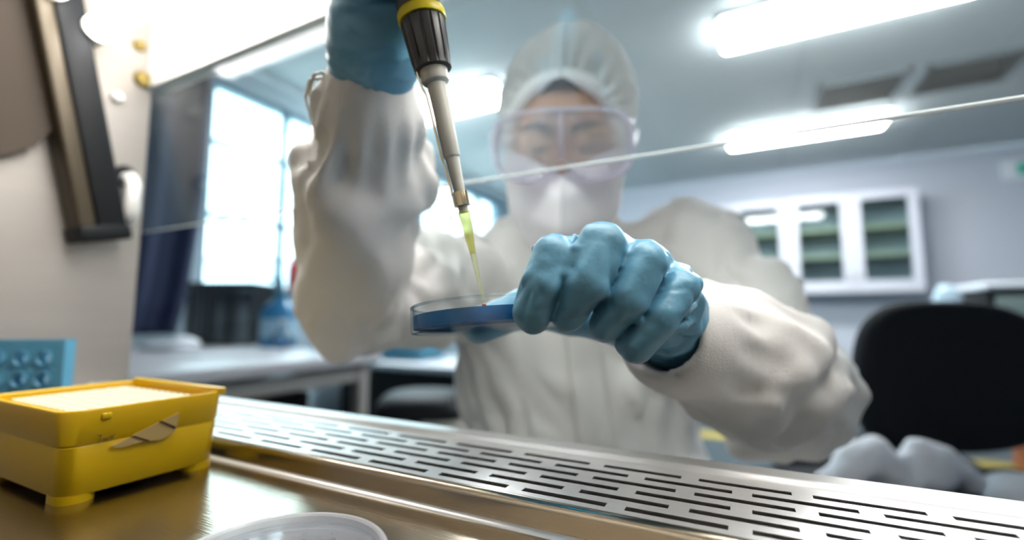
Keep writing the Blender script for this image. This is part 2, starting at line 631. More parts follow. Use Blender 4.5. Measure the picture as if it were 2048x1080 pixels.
ceil = minus_hole(X0, X1, Y0, Y1, CH + 0.012, CH + 0.08).build('ceiling', 'grid', kind='structure', label='grey suspended tile ceiling')
tile = None
tx, ty = 1.2, 0.6
for i in range(6):
    for j in range(14):
        xa, ya = X0 + i * tx, Y0 + j * ty
        yb = min(ya + ty, Y1)
        if xa < VH[1] and xa + tx > VH[0] and ya < VH[3] and yb > VH[2]:
            t_ = minus_hole(xa + 0.004, xa + tx - 0.004, ya + 0.004, yb - 0.004, 0, 0.012, xa, ya).build('ceiling_tile', 'ceil', ceil)
        elif tile is None or yb - ya < ty - 1e-3:
            t_ = MB().box((0.004, 0.004, 0), (tx - 0.004, yb - ya - 0.004, 0.012)).build('ceiling_tile', 'ceil', ceil)
            if tile is None: tile = t_
        else:
            t_ = tile.copy(); COL.objects.link(t_); t_.parent = ceil
        t_.location = (xa, ya, CH)
MB().box((X0, Y1, 0), (X1, Y1 + 0.1, CH)).build('wall_back', 'wall', kind='structure', label='pale lavender grey wall behind the wall cabinets')
MB().box((X1, Y0, 0), (X1 + 0.1, Y1, CH)).build('wall_right', 'wall', kind='structure', label='plain pale side wall')
MB().box((X0, Y0 - 0.1, 0), (X1, Y0, CH)).build('wall_front', 'wall', kind='structure', label='plain pale wall behind the safety cabinet')
WZ0, WZ1, WY0, WY1 = 1.09, 2.545, 1.77, 5.90
wl = MB()
wl.box((X0 - 0.2, Y0, 0), (X0, WY0, CH)).box((X0 - 0.2, WY1, 0), (X0, Y1, CH))
wl.box((X0 - 0.2, WY0, 0), (X0, WY1, WZ0)).box((X0 - 0.2, WY0, WZ1), (X0, WY1, CH))
wl.build('wall_left', 'wallblue', kind='structure', label='pale blue window wall')
win = thing('window_1', 'tall gridded window with blue grey frame and bright panes', None, (X0, WY0, WZ0), kind='structure')
PW = (WY1 - WY0 - 0.05) / 7
for i in range(8):
    y = WY0 + i * PW
    MB().box((X0 - 0.09, y, WZ0), (X0 - 0.03, y + 0.04, WZ1)).build('mullion', 'winframe', win, bevel=0.004)
zr = [WZ0, 1.58, 2.095, WZ1 - 0.035]
for z in zr:
    MB().box((X0 - 0.085, WY0, z), (X0 - 0.035, WY1, z + 0.035)).build('transom', 'winframe', win, bevel=0.004)
for i in range(7):
    for k in range(3):
        MB().box((X0 - 0.064, WY0 + i * PW + 0.05, zr[k] + 0.035), (X0 - 0.058, WY0 + (i + 1) * PW, zr[k + 1])).build('pane', 'pane', win)
MB().box((X0 - 0.03, WY0 - 0.03, WZ0 - 0.03), (X0 + 0.15, WY1 + 0.03, WZ0)).build('window_sill', 'winframe', win, bevel=0.005)

# building beyond the window
b0 = on(485, 516, 0, -26); b1 = on(620, 575, 0, -26)
bld = thing('office_building', 'pale concrete building beyond the window', 'building', (-28, b0[1], 0))
MB().box((-30, b0[1], -8), (-26, b0[1] + 12, b0[2])).build('facade', 'building', bld)
MB().box((-30.2, b0[1] - 0.2, b0[2]), (-25.8, b0[1] + 12.2, b0[2] + 0.25)).build('parapet', 'grey', bld)
for i in range(6):
    for k in range(2):
        MB().box((-26.03, b0[1] + 0.5 + i * 1.9, b0[2] - 1.25 - k * 2.2), (-25.97, b0[1] + 1.9 + i * 1.9, b0[2] - 0.45 - k * 2.2)).build('window', 'paleblue', bld)

# ceiling lights ----------------------------------------------------
def rbox(cx, cy, z0, z1, hx, hy, r, n=8):
    """upright slab with rounded corners in plan"""
    pl = []
    for sx, sy, a0 in ((1, 1, 0), (-1, 1, 90), (-1, -1, 180), (1, -1, 270)):
        for k in range(n + 1):
            a = math.radians(a0 + 90 * k / n)
            pl.append((cx + sx * (hx - r) + r * math.cos(a), cy + sy * (hy - r) + r * math.sin(a)))
    m = len(pl)
    mb = MB()
    mb.add([(x, y, z0) for x, y in pl] + [(x, y, z1) for x, y in pl],
           [tuple(range(m))[::-1], tuple(range(m, 2 * m))] + [(k, (k + 1) % m, m + (k + 1) % m, m + k) for k in range(m)])
    return mb


LP = [(0.55, 3.07, 'ceiling light with frosted diffuser, in the row before the air vents'),
      (-2.30, 3.07, 'ceiling light with frosted diffuser, close to the window wall'),
      (0.52, 5.07, 'ceiling light with frosted diffuser, between the air vents and wall cabinets')]
for i, (x, y, lb) in enumerate(LP):
    L = thing('ceiling_light', lb, 'light', (x, y, CH), group='ceiling lights')
    hl = 0.65
    rbox(x, y, CH - 0.030, CH, hl, 0.185, 0.03).build('housing', 'white', L)
    rbox(x, y, CH - 0.075, CH - 0.030, hl - 0.012, 0.172, 0.035).build('diffuser', 'lamp', L, bevel=0.02, seg=3)

# ceiling vents -----------------------------------------------------
for k, (xa, xb) in enumerate(((0.545, 1.135), (1.205, 1.795))):
    v = thing('ceiling_vent', ['dark slatted ceiling vent alongside the frosted ceiling light', 'dark slatted ceiling vent past the end of the frosted light, toward the green sign'][k], 'vent', ((xa + xb) / 2, 4.45, CH), group='ceiling air vents')
    ya, yb = 4.18, 4.72
    fr = MB()
    for a, b in (((xa, ya, CH - 0.02), (xa + 0.03, yb, CH)), ((xb - 0.03, ya, CH - 0.02), (xb, yb, CH)), ((xa, ya, CH - 0.02), (xb, ya + 0.03, CH)), ((xa, yb - 0.03, CH - 0.02), (xb, yb, CH))):
        fr.box(a, b)
    fr.build('frame', 'grid', v)
    xc, xd = (xa, 1.17) if k == 0 else (1.17, xb)
    du_ = MB()
    for a, b in (((xc - 0.004, ya - 0.004, CH), (xc, yb + 0.004, CH + 0.36)), ((xd, ya - 0.004, CH), (xd + 0.004, yb + 0.004, CH + 0.36)), ((xc, ya - 0.004, CH), (xd, ya, CH + 0.36)), ((xc, yb, CH), (xd, yb + 0.004, CH + 0.36)), ((xc, ya, CH + 0.356), (xd, yb, CH + 0.36))):
        du_.box(a, b)
    du_.build('duct', 'grey', v)
    if k == 0: MB().box((xb, ya, CH - 0.012), (xb + 0.07, yb, CH)).build('divider_strip', 'ceil', v)
    for s in range(17):
        xx = xa + 0.045 + s * 0.0305
        MB().add([(xx, ya + 0.03, CH - 0.018), (xx + 0.012, ya + 0.03, CH - 0.006), (xx + 0.012, yb - 0.03, CH - 0.006), (xx, yb - 0.03, CH - 0.018),
                  (xx + 0.003, ya + 0.03, CH - 0.018), (xx + 0.015, ya + 0.03, CH - 0.006), (xx + 0.015, yb - 0.03, CH - 0.006), (xx + 0.003, yb - 0.03, CH - 0.018)],
                 [(0, 3, 2, 1), (4, 5, 6, 7), (0, 1, 5, 4), (2, 3, 7, 6), (0, 4, 7, 3), (1, 2, 6, 5)]).build('slat', 'slat', v)

# ================================================================== SAFETY CABINET
CX0, CX1, CYB, CYF = -0.78, 0.46, -0.30, 0.345
cab = thing('safety_cabinet', 'stainless steel biosafety cabinet with slotted front grille and glass sash', 'safety cabinet', (-0.16, 0.02, 0))
GY0, GY1, GZ = 0.217, 0.325, W + 0.0145
MB().box((CX0, CYB, W - 0.003), (CX1, GY0, W)).build('work_surface', 'steel', cab)
MB().box((CX0, CYB, W - 0.12), (CX1, GY1, W - 0.07)).build('base_tray', 'sidesteel', cab)
MB().box((CX0 - 0.03, CYB - 0.03, W - 0.14), (CX1 + 0.03, GY1 + 0.012, W - 0.12)).build('base_plate', 'sidesteel', cab)
MB().box((CX0, GY1 + 0.0, W - 0.12), (CX1, GY1 + 0.012, GZ - 0.012)).build('front_apron', 'grille', cab)
# side, back, top
sp = MB().box((CX0 - 0.03, CYB, W - 0.12), (CX0, CYF, W + 0.66)).build('side_panel', 'sidesteel', cab)
MB().box((CX1, CYB, W - 0.12), (CX1 + 0.03, CYF, W + 0.66)).build('side_panel', 'sidesteel', cab)
MB().box((CX0 - 0.03, CYB - 0.03, W - 0.12), (CX1 + 0.03, CYB, W + 0.66)).build('back_panel', 'sidesteel', cab)
MB().box((CX0 - 0.03, CYB - 0.03, W + 0.66), (CX1 + 0.03, CYF + 0.03, W + 0.70)).build('top_panel', 'whitepaint', cab)
HZ = W + 0.441
MB().box((CX0, CYF - 0.006, HZ), (CX1, CYF - 0.0005, W + 0.66)).build('header_panel', 'whitepaint', cab)
MB().box((CX0 - 0.03, CYF + 0.008, HZ + 0.012), (CX1 + 0.03, CYF + 0.03, W + 0.66)).build('header_shell', 'whitepaint', cab)
# sash
SZ = W + 0.2371
SY = 0.3796
TL = 0.16
ztp = HZ + 0.004
sash = MB().add([(x, SY + o - (z - SZ) * TL, z) for z in (SZ, ztp) for x, o in ((CX0 - 0.07, 0), (CX1 + 0.03, 0), (CX1 + 0.03, 0.005), (CX0 - 0.07, 0.005))],
                [(0, 3, 2, 1), (4, 5, 6, 7), (0, 1, 5, 4), (1, 2, 6, 5), (2, 3, 7, 6), (3, 0, 4, 7)]).build('sash', 'sash', cab)
MB().tube([(CX0 - 0.07, SY + 0.0025, SZ), (CX1 + 0.03, SY + 0.0025, SZ)], 0.0016, 8).build('sash_edge', 'sashedge', sash)
# grille : slotted plate with true through slots
rows = [0.2858 - 0.0114 * k for k in range(6)]
SL, SP, SWD = 0.0443, 0.0535, 0.0049
gp = MB()
z0, z1 = GZ - 0.0004, GZ
ys = [GY0 + 0.004] + [v for r in reversed(rows) for v in (r - SWD / 2, r + SWD / 2)] + [0.2985]
for a in range(0, len(ys), 2):
    gp.box((CX0, ys[a], z0), (CX1, ys[a + 1], z1))
for k, r in enumerate(rows):
    st = -0.0298 if k % 2 == 0 else -0.0570
    n0 = int(math.floor((CX0 - st) / SP))
    x = CX0
    for q in range(n0, 60):
        a = st + q * SP
        if a + SL < CX0: continue
        if a > CX1: break
        if a > x: gp.box((x, r - SWD / 2, z0), (min(a, CX1), r + SWD / 2, z1))
        x = a + SL
    if x < CX1: gp.box((x, r - SWD / 2, z0), (CX1, r + SWD / 2, z1))
gr = gp.build('grille', 'grille', cab)
# rolled inner lip and outer step of the grille
def sweep(prof, x0, x1):
    mb = MB()
    m = len(prof)
    mb.add([(x0, y, z) for y, z in prof] + [(x1, y, z) for y, z in prof],
           [(k, m + k, m + (k + 1) % m, (k + 1) % m) for k in range(m)] + [tuple(range(m)), tuple(range(m, 2 * m))[::-1]])
    return mb


lip = [(GY0, W - 0.004), (GY0, GZ - 0.004)] + [(GY0 + 0.004 - 0.004 * math.cos(a), GZ - 0.004 + 0.004 * math.sin(a)) for a in np.linspace(0.2, math.pi / 2, 8)] + [(GY0 + 0.0045, GZ), (GY0 + 0.0045, GZ - 0.0015), (GY0 + 0.0025, GZ - 0.004), (GY0 + 0.0025, W - 0.004)]
sweep(lip, CX0, CX1).build('grille_lip', 'steel', gr, smooth=math.radians(40))
stp = [(0.2985, GZ), (0.3000, GZ + 0.0002), (0.3020, GZ + 0.0022), (0.304, GZ + 0.0026), (0.306, GZ + 0.002), (0.3075, GZ + 0.0012), (0.322, GZ + 0.0012), (0.325, GZ + 0.0002), (0.3265, GZ - 0.003), (0.3265, GZ - 0.014), (0.325, GZ - 0.014), (0.324, GZ - 0.002), (0.2985, GZ - 0.0015)]
sweep(stp, CX0, CX1).build('grille_rim', 'grille', gr, smooth=math.radians(40))
# paler bead modelled in for the highlight where lip meets the floor plate
sweep([(GY0 - 0.0035, W), (GY0 - 0.0028, W + 0.0012), (GY0 - 0.001, W + 0.0016), (GY0, W + 0.0018), (GY0, W - 0.001)], CX0, CX1).build('highlight_bead', 'grille', cab, smooth=math.radians(60))
# tubes
for ti, (y, z) in enumerate(((0.262, W + 0.475), (0.215, W + 0.505))):
    tb = MB().tube([(CX0 + 0.045, y, z), (CX1 - 0.045, y, z)], 0.0145, 20).build('light_tube', 'tube', cab, smooth=math.radians(50))
    for sx in (CX0 + 0.03, CX1 - 0.03):
        s = 1 if sx < 0 else -1
        MB().tube([(sx - s * 0.03, y, z), (sx + s * 0.017, y, z)], 0.0165, 20).build('tube_cap', 'whitepaint', tb, smooth=math.radians(50))
        MB().box((sx - s * 0.03, y - 0.012, z - 0.035), (sx - s * 0.024, y + 0.012, z + 0.02)).build('bracket', 'brass', tb, bevel=0.002)
# slanted sash guide rail on the left wall: metal channel with black face
ra, rb = on(200, 476, 0, CX0 + 0.03), on(95, -60, 0, CX0 + 0.03)
ad = (rb - ra) / np.linalg.norm(rb - ra)
bx = np.array([1.0, 0, 0]); by = np.cross(ad, bx)
if by[1] < 0: by = -by
hl = np.linalg.norm(rb - ra) / 2
cm = (ra + rb) / 2
rail = MB().obox(cm - by * 0.013 - bx * 0.010, bx, by, ad, 0.020, 0.009, hl).build('guide_rail', 'railmetal', cab, bevel=0.003)
MB().obox(cm + by * 0.012 - bx * 0.009, bx, by, ad, 0.021, 0.016, hl).build('rail_cover', 'black', rail, bevel=0.003)
MB().obox(ra - bx * 0.008 + by * 0.003 + ad * 0.006, bx, by, ad, 0.023, 0.028, 0.010).build('rail_end_block', 'black', rail, bevel=0.004)
# added brown plate standing in for a reflection, near upper corner of left wall
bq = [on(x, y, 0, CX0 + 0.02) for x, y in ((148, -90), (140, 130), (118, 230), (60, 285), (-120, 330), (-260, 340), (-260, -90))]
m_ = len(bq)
MB().add([tuple(q) for q in bq] + [(CX0, q[1], q[2]) for q in bq], [tuple(range(m_)), tuple(range(m_, 2 * m_))[::-1]] + [(k, (k + 1) % m_, m_ + (k + 1) % m_, m_ + k) for k in range(m_)]).build('reflection_plate', 'brownreflect', cab, bevel=0.006)
# handle by the front edge
h0, h1 = on(268, 352, 0, CX0 + 0.035), on(262, 438, 0, CX0 + 0.035)
hd = MB().tube([(CX0, h0[1], h0[2]), (CX0 + 0.028, h0[1], h0[2] - 0.002), (CX0 + 0.035, h0[1], h0[2] - 0.012), (CX0 + 0.035, h1[1], h1[2] + 0.012), (CX0 + 0.028, h1[1], h1[2] + 0.002), (CX0, h1[1], h1[2])], 0.0085, 14).build('handle', 'whitepaint', cab, smooth=math.radians(50))
MB().lathe([(0.0, 0.0), (0.014, 0.0), (0.014, 0.012), (0.010, 0.016), (0, 0.016)], (CX0, h0[1], h0[2] + 0.004), (1, 0, 0), 24).build('handle_shadow_disc', 'black', hd, smooth=math.radians(40))  # black disc added in place of the shadow on the handle top
for px, py, r, mm in ((285, 160, 0.012, 'brass'), (232, 195, 0.008, 'whitepaint'), (198, 70, 0.010, 'brass'), (278, 92, 0.008, 'brass')):
    c = on(px, py, 0, CX0)
    MB().lathe([(0, 0), (r, 0), (r, 0.004), (r * 0.75, 0.008), (0, 0.009)], c, (1, 0, 0), 20).build('screw', mm, cab, smooth=math.radians(35))
# stand
for x in (CX0 - 0.01, CX1 + 0.01):
    for y in (CYB, GY1 - 0.02):
        MB().box((x - 0.02, y - 0.02, 0), (x + 0.02, y + 0.02, W - 0.14)).build('stand_leg', 'sidesteel', cab, bevel=0.003)

# ================================================================== BACKGROUND FURNITURE
# curtain
ct = thing('curtain', 'dark navy curtain hanging beside the bright window', 'curtain', (X0 + 0.12, 1.3, 0.76))
N, K = 60, 40
pts = []
for i in range(K + 1):
    v = i / K
    z = 2.62 - v * 1.82
    y1 = np.interp(z, [0.70, 1.06, 1.41, 1.63, 1.96, 2.46, 2.62], [1.54, 1.613, 1.648, 1.664, 1.668, 1.675, 1.68])
    y0 = 0.35
    pts.append([(X0 + 0.16 + 0.035 * math.sin(34 * (u / N)) * (1 - 0.3 * v) + 0.01 * math.sin(80 * u / N), y0 + (y1 - y0) * u / N, z) for u in range(N + 1)])
solid(MB().grid(pts).build('curtain_drop', 'navy', ct, smooth=True), 0.006, 0)
MB().tube([(X0 + 0.16, 0.3, 2.64), (X0 + 0.16, 1.95, 2.64)], 0.012, 12).build('curtain_rod', 'winframe', ct, smooth=True)
for y in (0.35, 1.1, 1.9):
    MB().tube([(X0, y, 2.64), (X0 + 0.16, y, 2.64)], 0.007, 8).build('rod_bracket', 'winframe', ct)

# desk along the window wall
DX0, DX1, DY0, DY1, DZ = -3.0, -1.435, -0.2, 1.56, 0.75
desk = thing('desk', 'light grey desk with metal legs along the window wall', 'desk', ((DX0 + DX1) / 2, 0.7, 0))
MB().box((DX0, DY0, DZ - 0.045), (DX1, DY1, DZ)).build('desktop', 'deskgrey', desk, bevel=0.008)
MB().box((DX1 - 0.07, DY0 + 0.05, DZ - 0.115), (DX1 - 0.04, DY1 - 0.05, DZ - 0.06)).build('front_rail', 'deskleg', desk, bevel=0.003)
MB().box((DX0 + 0.05, DY1 - 0.07, DZ - 0.115), (DX1 - 0.04, DY1 - 0.04, DZ - 0.06)).build('end_rail', 'deskleg', desk, bevel=0.003)
for x in (DX0 + 0.06, DX1 - 0.06):
    for y in (DY0 + 0.06, DY1 - 0.06):
        MB().box((x - 0.025, y - 0.025, 0), (x + 0.025, y + 0.025, DZ - 0.045)).build('leg', 'deskleg', desk, bevel=0.003)

# wire basket
bc = on(462, 688, 2, DZ)
bk = thing('wire_basket', 'black wire mesh basket on the grey desk', 'basket', (bc[0], bc[1] + 0.0, DZ))
hw, hd_, hh = 0.17, 0.13, 0.33
for s, (ax, ay) in enumerate(((RT, FH), (RT, FH), (FH, RT), (FH, RT))):
    sg = 1 if s % 2 else -1
    w1, w2 = (hw, hd_) if s < 2 else (hd_, hw)
    mb = MB()
    c0 = np.array([bc[0], bc[1], DZ]) + ay * w2 * sg
    for q in range(int(2 * w1 / 0.0185) + 1):
        p0 = c0 + ax * (-w1 + q * 0.0185)
        mb.obox(p0 + ZZ * hh / 2, RT, FH, ZZ, 0.0028, 0.0028, hh / 2)
    for q in range(18):
        mb.obox(c0 + ZZ * (0.006 + q * 0.0185), ax, ay, ZZ, w1, 0.0025, 0.0025)
    mb.build('mesh_side', 'mesh', bk)['kind'] = 'stuff'
MB().obox(np.array([bc[0], bc[1], DZ + 0.004]), RT, FH, ZZ, hw, hd_, 0.004).build('base_sheet', 'mesh', bk)
rp = [np.array([bc[0], bc[1], DZ + hh]) + RT * hw * a + FH * hd_ * b for a, b in ((-1, -1), (1, -1), (1, 1), (-1, 1), (-1, -1))]
for a in range(4):
    MB().tube([rp[a], rp[a + 1]], 0.007, 8).build('rim', 'mesh', bk)

# spray bottle
sb = on(556, 694, 2, DZ)
sbt = thing('spray_bottle', 'blue wash bottle with nozzle standing on the grey desk', 'bottle', (sb[0], sb[1], DZ))
MB().lathe([(0, 0), (0.078, 0), (0.085, 0.01), (0.085, 0.17), (0.078, 0.20), (0.05, 0.225), (0.033, 0.235), (0.030, 0.255), (0, 0.255)], (sb[0], sb[1], DZ), n=32).build('body', 'bluebottle', sbt, smooth=math.radians(40))
MB().lathe([(0, 0.05), (0.0858, 0.05), (0.0858, 0.14), (0, 0.14)], (sb[0], sb[1], DZ), n=32).build('label_band', 'bluelabel', sbt, smooth=math.radians(40))
MB().lathe([(0, 0.25), (0.037, 0.25), (0.037, 0.28), (0.018, 0.295), (0.014, 0.33), (0, 0.33)], (sb[0], sb[1], DZ), n=24).build('cap', 'teal', sbt, smooth=math.radians(40))
q = np.array([sb[0], sb[1], DZ + 0.32])
MB().tube([q, q + ZZ * 0.02, q + ZZ * 0.025 - RT * 0.03, q + ZZ * 0.015 - RT * 0.07], [0.012, 0.012, 0.010, 0.006], 12).build('nozzle', 'teal', sbt, smooth=True)

# red bottle on the sill
rc = on(590, 580, 0, X0 + 0.07)
rbo = thing('red_bottle', 'red bottle with orange cap on the window sill', 'bottle', (rc[0], rc[1], WZ0))
MB().lathe([(0, 0), (0.055, 0), (0.06, 0.01), (0.06, 0.19), (0.045, 0.225), (0.03, 0.24), (0, 0.24)], (rc[0], rc[1], WZ0), n=24).build('body', 'red', rbo, smooth=math.radians(40))
MB().lathe([(0, 0.24), (0.034, 0.24), (0.034, 0.28), (0.0, 0.285)], (rc[0], rc[1], WZ0), n=24).build('cap', 'orange', rbo, smooth=math.radians(40))

# white folded cloth and papers on the desk
wc = on(340, 700, 2, DZ)
v_, f_ = snets(lambda p: smin(ell(p, (wc[0], wc[1], DZ + 0.015), (0.13, 0.10, 0.03)), ell(p, (wc[0] + 0.05, wc[1] + 0.03, DZ + 0.03), (0.07, 0.06, 0.03)), 0.03) + 0.008 * vnoise(p * 22), (wc[0] - 0.2, wc[1] - 0.2, DZ), (wc[0] + 0.2, wc[1] + 0.2, DZ + 0.1), 0.008)
mk_np('white_cloth', v_, f_, 'white', loc=(wc[0], wc[1], DZ), label='small crumpled white wipe on the desk by the curtain', cat='cloth')
MB().box((-2.15, 1.05, DZ), (-1.85, 1.47, DZ + 0.004)).build('paper_sheet', 'white', loc=(-2.0, 1.26, DZ), label='flat white paper sheet on the grey desk', cat='paper')
# round glass flasks at the desk end
for k, (px, py, r, lb) in enumerate(((622, 690, 0.045, 'round clear glass flask at the desk end beside the blue bottle'), (655, 696, 0.038, 'smaller round clear glass flask at the very end of the desk'))):
    c = np.array([(-1.93, 1.44, DZ), (-1.70, 1.46, DZ)][k])
    prof = [(0.001, 0.002)] + [(r * math.sin(a), r - r * math.cos(a)) for a in np.linspace(0.25, 2.75, 14)] + [(0.014, 2 * r + 0.03), (0.018, 2 * r + 0.034), (0.013, 2 * r + 0.033)] + [(r * 0.94 * math.sin(a), r - r * 0.94 * math.cos(a)) for a in np.linspace(2.75, 0.2, 12)]
    fl = thing('glass_flask', lb, 'flask', (c[0], c[1], DZ))
    MB().lathe(prof, (c[0], c[1], DZ), n=28).build('bulb', 'flask', fl, smooth=True)
    MB().lathe([(0, 2 * r + 0.028), (0.0125, 2 * r + 0.028), (0.016, 2 * r + 0.05), (0, 2 * r + 0.05)], (c[0], c[1], DZ), n=16).build('stopper', 'white', fl, smooth=math.radians(40))

# under the desk: black drawer unit and a white carton
du = thing('drawer_unit', 'black drawer pedestal under the grey desk', 'drawers', (-1.95, 1.1, 0))
MB().box((-2.25, 0.75, 0.04), (-1.62, 1.35, 0.60)).build('body', 'black', du, bevel=0.006)
for k in range(3):
    d_ = MB().box((-1.62, 0.77, 0.07 + k * 0.178), (-1.605, 1.33, 0.235 + k * 0.178)).build('drawer', 'dark', du, bevel=0.003)
    MB().box((-1.605, 0.98, 0.17 + k * 0.178), (-1.59, 1.12, 0.185 + k * 0.178)).build('handle', 'deskleg', d_, bevel=0.003)
for x in (-2.2, -1.67):
    for y in (0.8, 1.3):
        MB().lathe([(0, 0), (0.02, 0), (0.02, 0.04), (0, 0.04)], (x, y, 0), n=12).build('foot', 'black', du)
MB().box((-2.1, 0.95, 0.60), (-1.7, 1.25, 0.66)).build('carton', 'white', loc=(-1.9, 1.1, 0.60), bevel=0.004, label='flat white carton on the black drawer pedestal', cat='box')
cp = thing('floor_case', 'dark blue carry case on the floor under the desk', 'case', (-1.75, 0.35, 0))
MB().box((-2.1, 0.05, 0), (-1.55, 0.6, 0.38)).build('shell', 'navy', cp, bevel=0.02)
MB().tube([(-1.8, 0.2, 0.38), (-1.8, 0.2, 0.43), (-1.8, 0.45, 0.43), (-1.8, 0.45, 0.38)], 0.012, 10).build('handle', 'black', cp, smooth=True)

# low bench beyond the desk: white top, dark padded edge, beige centrifuge on a trolley
lb = thing('low_bench', 'low white topped bench with dark front panel beyond the desk', 'bench', (-2.3, 3.2, 0))
MB().box((-3.1, 2.75, 0.50), (-1.2, 3.55, 0.55)).build('top', 'white', lb, bevel=0.012)
MB().box((-3.05, 2.85, 0.0), (-1.27, 3.45, 0.50)).build('panel', 'black', lb, bevel=0.006)
gc = thing('storage_cabinet', 'grey two door storage cabinet behind the low bench', 'cabinet', (-1.8, 4.2, 0))
MB().box((-2.35, 4.0, 0), (-0.85, 4.5, 0.92)).build('body', 'grey', gc, bevel=0.006)
for k in range(2):
    d_ = MB().box((-2.33 + k * 0.745, 3.982, 0.06), (-2.33 + k * 0.745 + 0.725, 4.0, 0.90)).build('door', 'grey', gc, bevel=0.004)
    MB().tube([(-1.66 + k * 0.15, 3.965, 0.62), (-1.66 + k * 0.15, 3.965, 0.76)], 0.008, 8).build('handle', 'deskleg', d_)
tb_ = thing('teal_bin', 'teal plastic bin on the low bench', 'bin', (-2.55, 3.15, 0.55))
MB().add([(-2.75, 2.98, 0.55), (-2.35, 2.98, 0.55), (-2.35, 3.32, 0.55), (-2.75, 3.32, 0.55), (-2.8, 2.94, 0.93), (-2.3, 2.94, 0.93), (-2.3, 3.36, 0.93), (-2.8, 3.36, 0.93)],
         [(0, 3, 2, 1), (0, 1, 5, 4), (1, 2, 6, 5), (2, 3, 7, 6), (3, 0, 4, 7), (4, 5, 6, 7)]).build('tub', 'teal', tb_, bevel=0.02)
MB().box((-2.83, 2.91, 0.92), (-2.27, 3.39, 0.95)).build('lid', 'teal', tb_, bevel=0.008)

# beige centrifuge on a stool-height trolley
ce = P(850, 850, 1.75)
cz0 = 0.36
cfg = thing('centrifuge', 'beige benchtop centrifuge with dark lid seam and oval latch', 'centrifuge', (ce[0], ce[1], cz0))
def supsec(z, a, b, e=3.2, n=40):
    out = []
    for k in range(n):
        w = 2 * math.pi * k / n
        cx_, sx_ = math.cos(w), math.sin(w)
        x = a * math.copysign(abs(cx_) ** (2 / e), cx_); y = b * math.copysign(abs(sx_) ** (2 / e), sx_)
        out.append(np.array([ce[0], ce[1], z]) + RT * x + FH * y)
    return out
def stack(secs):
    mb = MB(); n = len(secs[0])
    mb.add([p for s in secs for p in s], [(i * n + k, i * n + (k + 1) % n, (i + 1) * n + (k + 1) % n, (i + 1) * n + k) for i in range(len(secs) - 1) for k in range(n)] + [tuple(range(n))[::-1], tuple((len(secs) - 1) * n + k for k in range(n))])
    return mb
stack([supsec(cz0, 0.17, 0.19), supsec(cz0 + 0.02, 0.185, 0.20), supsec(cz0 + 0.16, 0.185, 0.20), supsec(cz0 + 0.19, 0.175, 0.19)]).build('body', 'beige', cfg, smooth=math.radians(45))
stack([supsec(cz0 + 0.19, 0.178, 0.193), supsec(cz0 + 0.215, 0.178, 0.193), supsec(cz0 + 0.25, 0.15, 0.165), supsec(cz0 + 0.262, 0.09, 0.10)]).build('lid', 'black', cfg, smooth=math.radians(45))
lt = np.array([ce[0], ce[1], cz0 + 0.15]) - FH * 0.197
MB().lathe([(0, 0), (0.045, 0), (0.04, 0.012), (0, 0.014)], lt, -FH, 24).build('latch', 'dark', cfg, smooth=math.radians(40))
tr = thing('trolley', 'grey low trolley carrying the beige centrifuge', 'trolley', (ce[0], ce[1], 0))
ccc = np.array([ce[0], ce[1], 0])
MB().obox(ccc + ZZ * (cz0 - 0.012), RT, FH, ZZ, 0.24, 0.22, 0.012).build('top', 'deskleg', tr, bevel=0.004)
MB().obox(ccc + ZZ * 0.12, RT, FH, ZZ, 0.23, 0.21, 0.01).build('shelf', 'deskleg', tr, bevel=0.004)
for a in (-1, 1):
    for b in (-1, 1):
        q = ccc + RT * 0.22 * a + FH * 0.20 * b
        lg = MB().tube([q + ZZ * 0.05, q + ZZ * (cz0 - 0.02)], 0.012, 10).build('leg', 'deskleg', tr)
        MB().lathe([(0, -0.012), (0.025, -0.012), (0.025, 0.012), (0, 0.012)], q + ZZ * 0.025, RT, 16).build('caster', 'black', lg)

# wall cabinets on the back wall
CF, CB = 6.28, Y1
for u in range(2):
    xr = 1.645 - u * 1.21
    xl = xr - 1.205
    wc_ = thing('wall_cabinet', ['white wall cabinet with glass doors and shelves, at the end nearer the green sign', 'white wall cabinet with glass doors, partly behind the shoulder of the person'][u], 'cabinet', ((xl + xr) / 2, CB, 1.16), group='glass fronted wall cabinets')
    zb, zt = 1.165, 2.285
    body = MB()
    for a, b in (((xl, CF + 0.02, zb), (xl + 0.02, CB, zt)), ((xr - 0.02, CF + 0.02, zb), (xr, CB, zt)), ((xl, CF + 0.02, zb), (xr, CB, zb + 0.02)), ((xl, CF + 0.02, zt - 0.02), (xr, CB, zt))):
        body.box(a, b)
    body.build('carcass', 'cabwhite', wc_)
    MB().box((xl + 0.02, CB - 0.012, zb + 0.02), (xr - 0.02, CB - 0.002, zt - 0.02)).build('back_sheet', 'grey', wc_)
    for z in (1.56, 1.87):
        MB().box((xl + 0.02, CF + 0.05, z), (xr - 0.02, CB - 0.012, z + 0.045)).build('shelf', 'shelf', wc_)
    for d in range(2):
        a = xl + 0.003 + d * 0.6025
        b = a + 0.597
        dr = MB()
        st_ = 0.093
        for p, q in (((a, CF, zb + 0.003), (a + st_, CF + 0.02, zt - 0.003)), ((b - st_, CF, zb + 0.003), (b, CF + 0.02, zt - 0.003)), ((a + st_, CF, zb + 0.003), (b - st_, CF + 0.02, zb + 0.13)), ((a + st_, CF, zt - 0.093), (b - st_, CF + 0.02, zt - 0.003))):
            dr.box(p, q)
        dd = dr.build('door', 'cabwhite', wc_)
        MB().box((a + st_, CF + 0.008, zb + 0.13), (b - st_, CF + 0.012, zt - 0.093)).build('pane', 'cabglass', dd)
        hx_ = b - 0.04 if d == 0 else a + 0.04
        MB().tube([(hx_, CF - 0.018, zb + 0.1), (hx_, CF - 0.018, zb + 0.22)], 0.006, 8).build('handle', 'deskleg', dd)

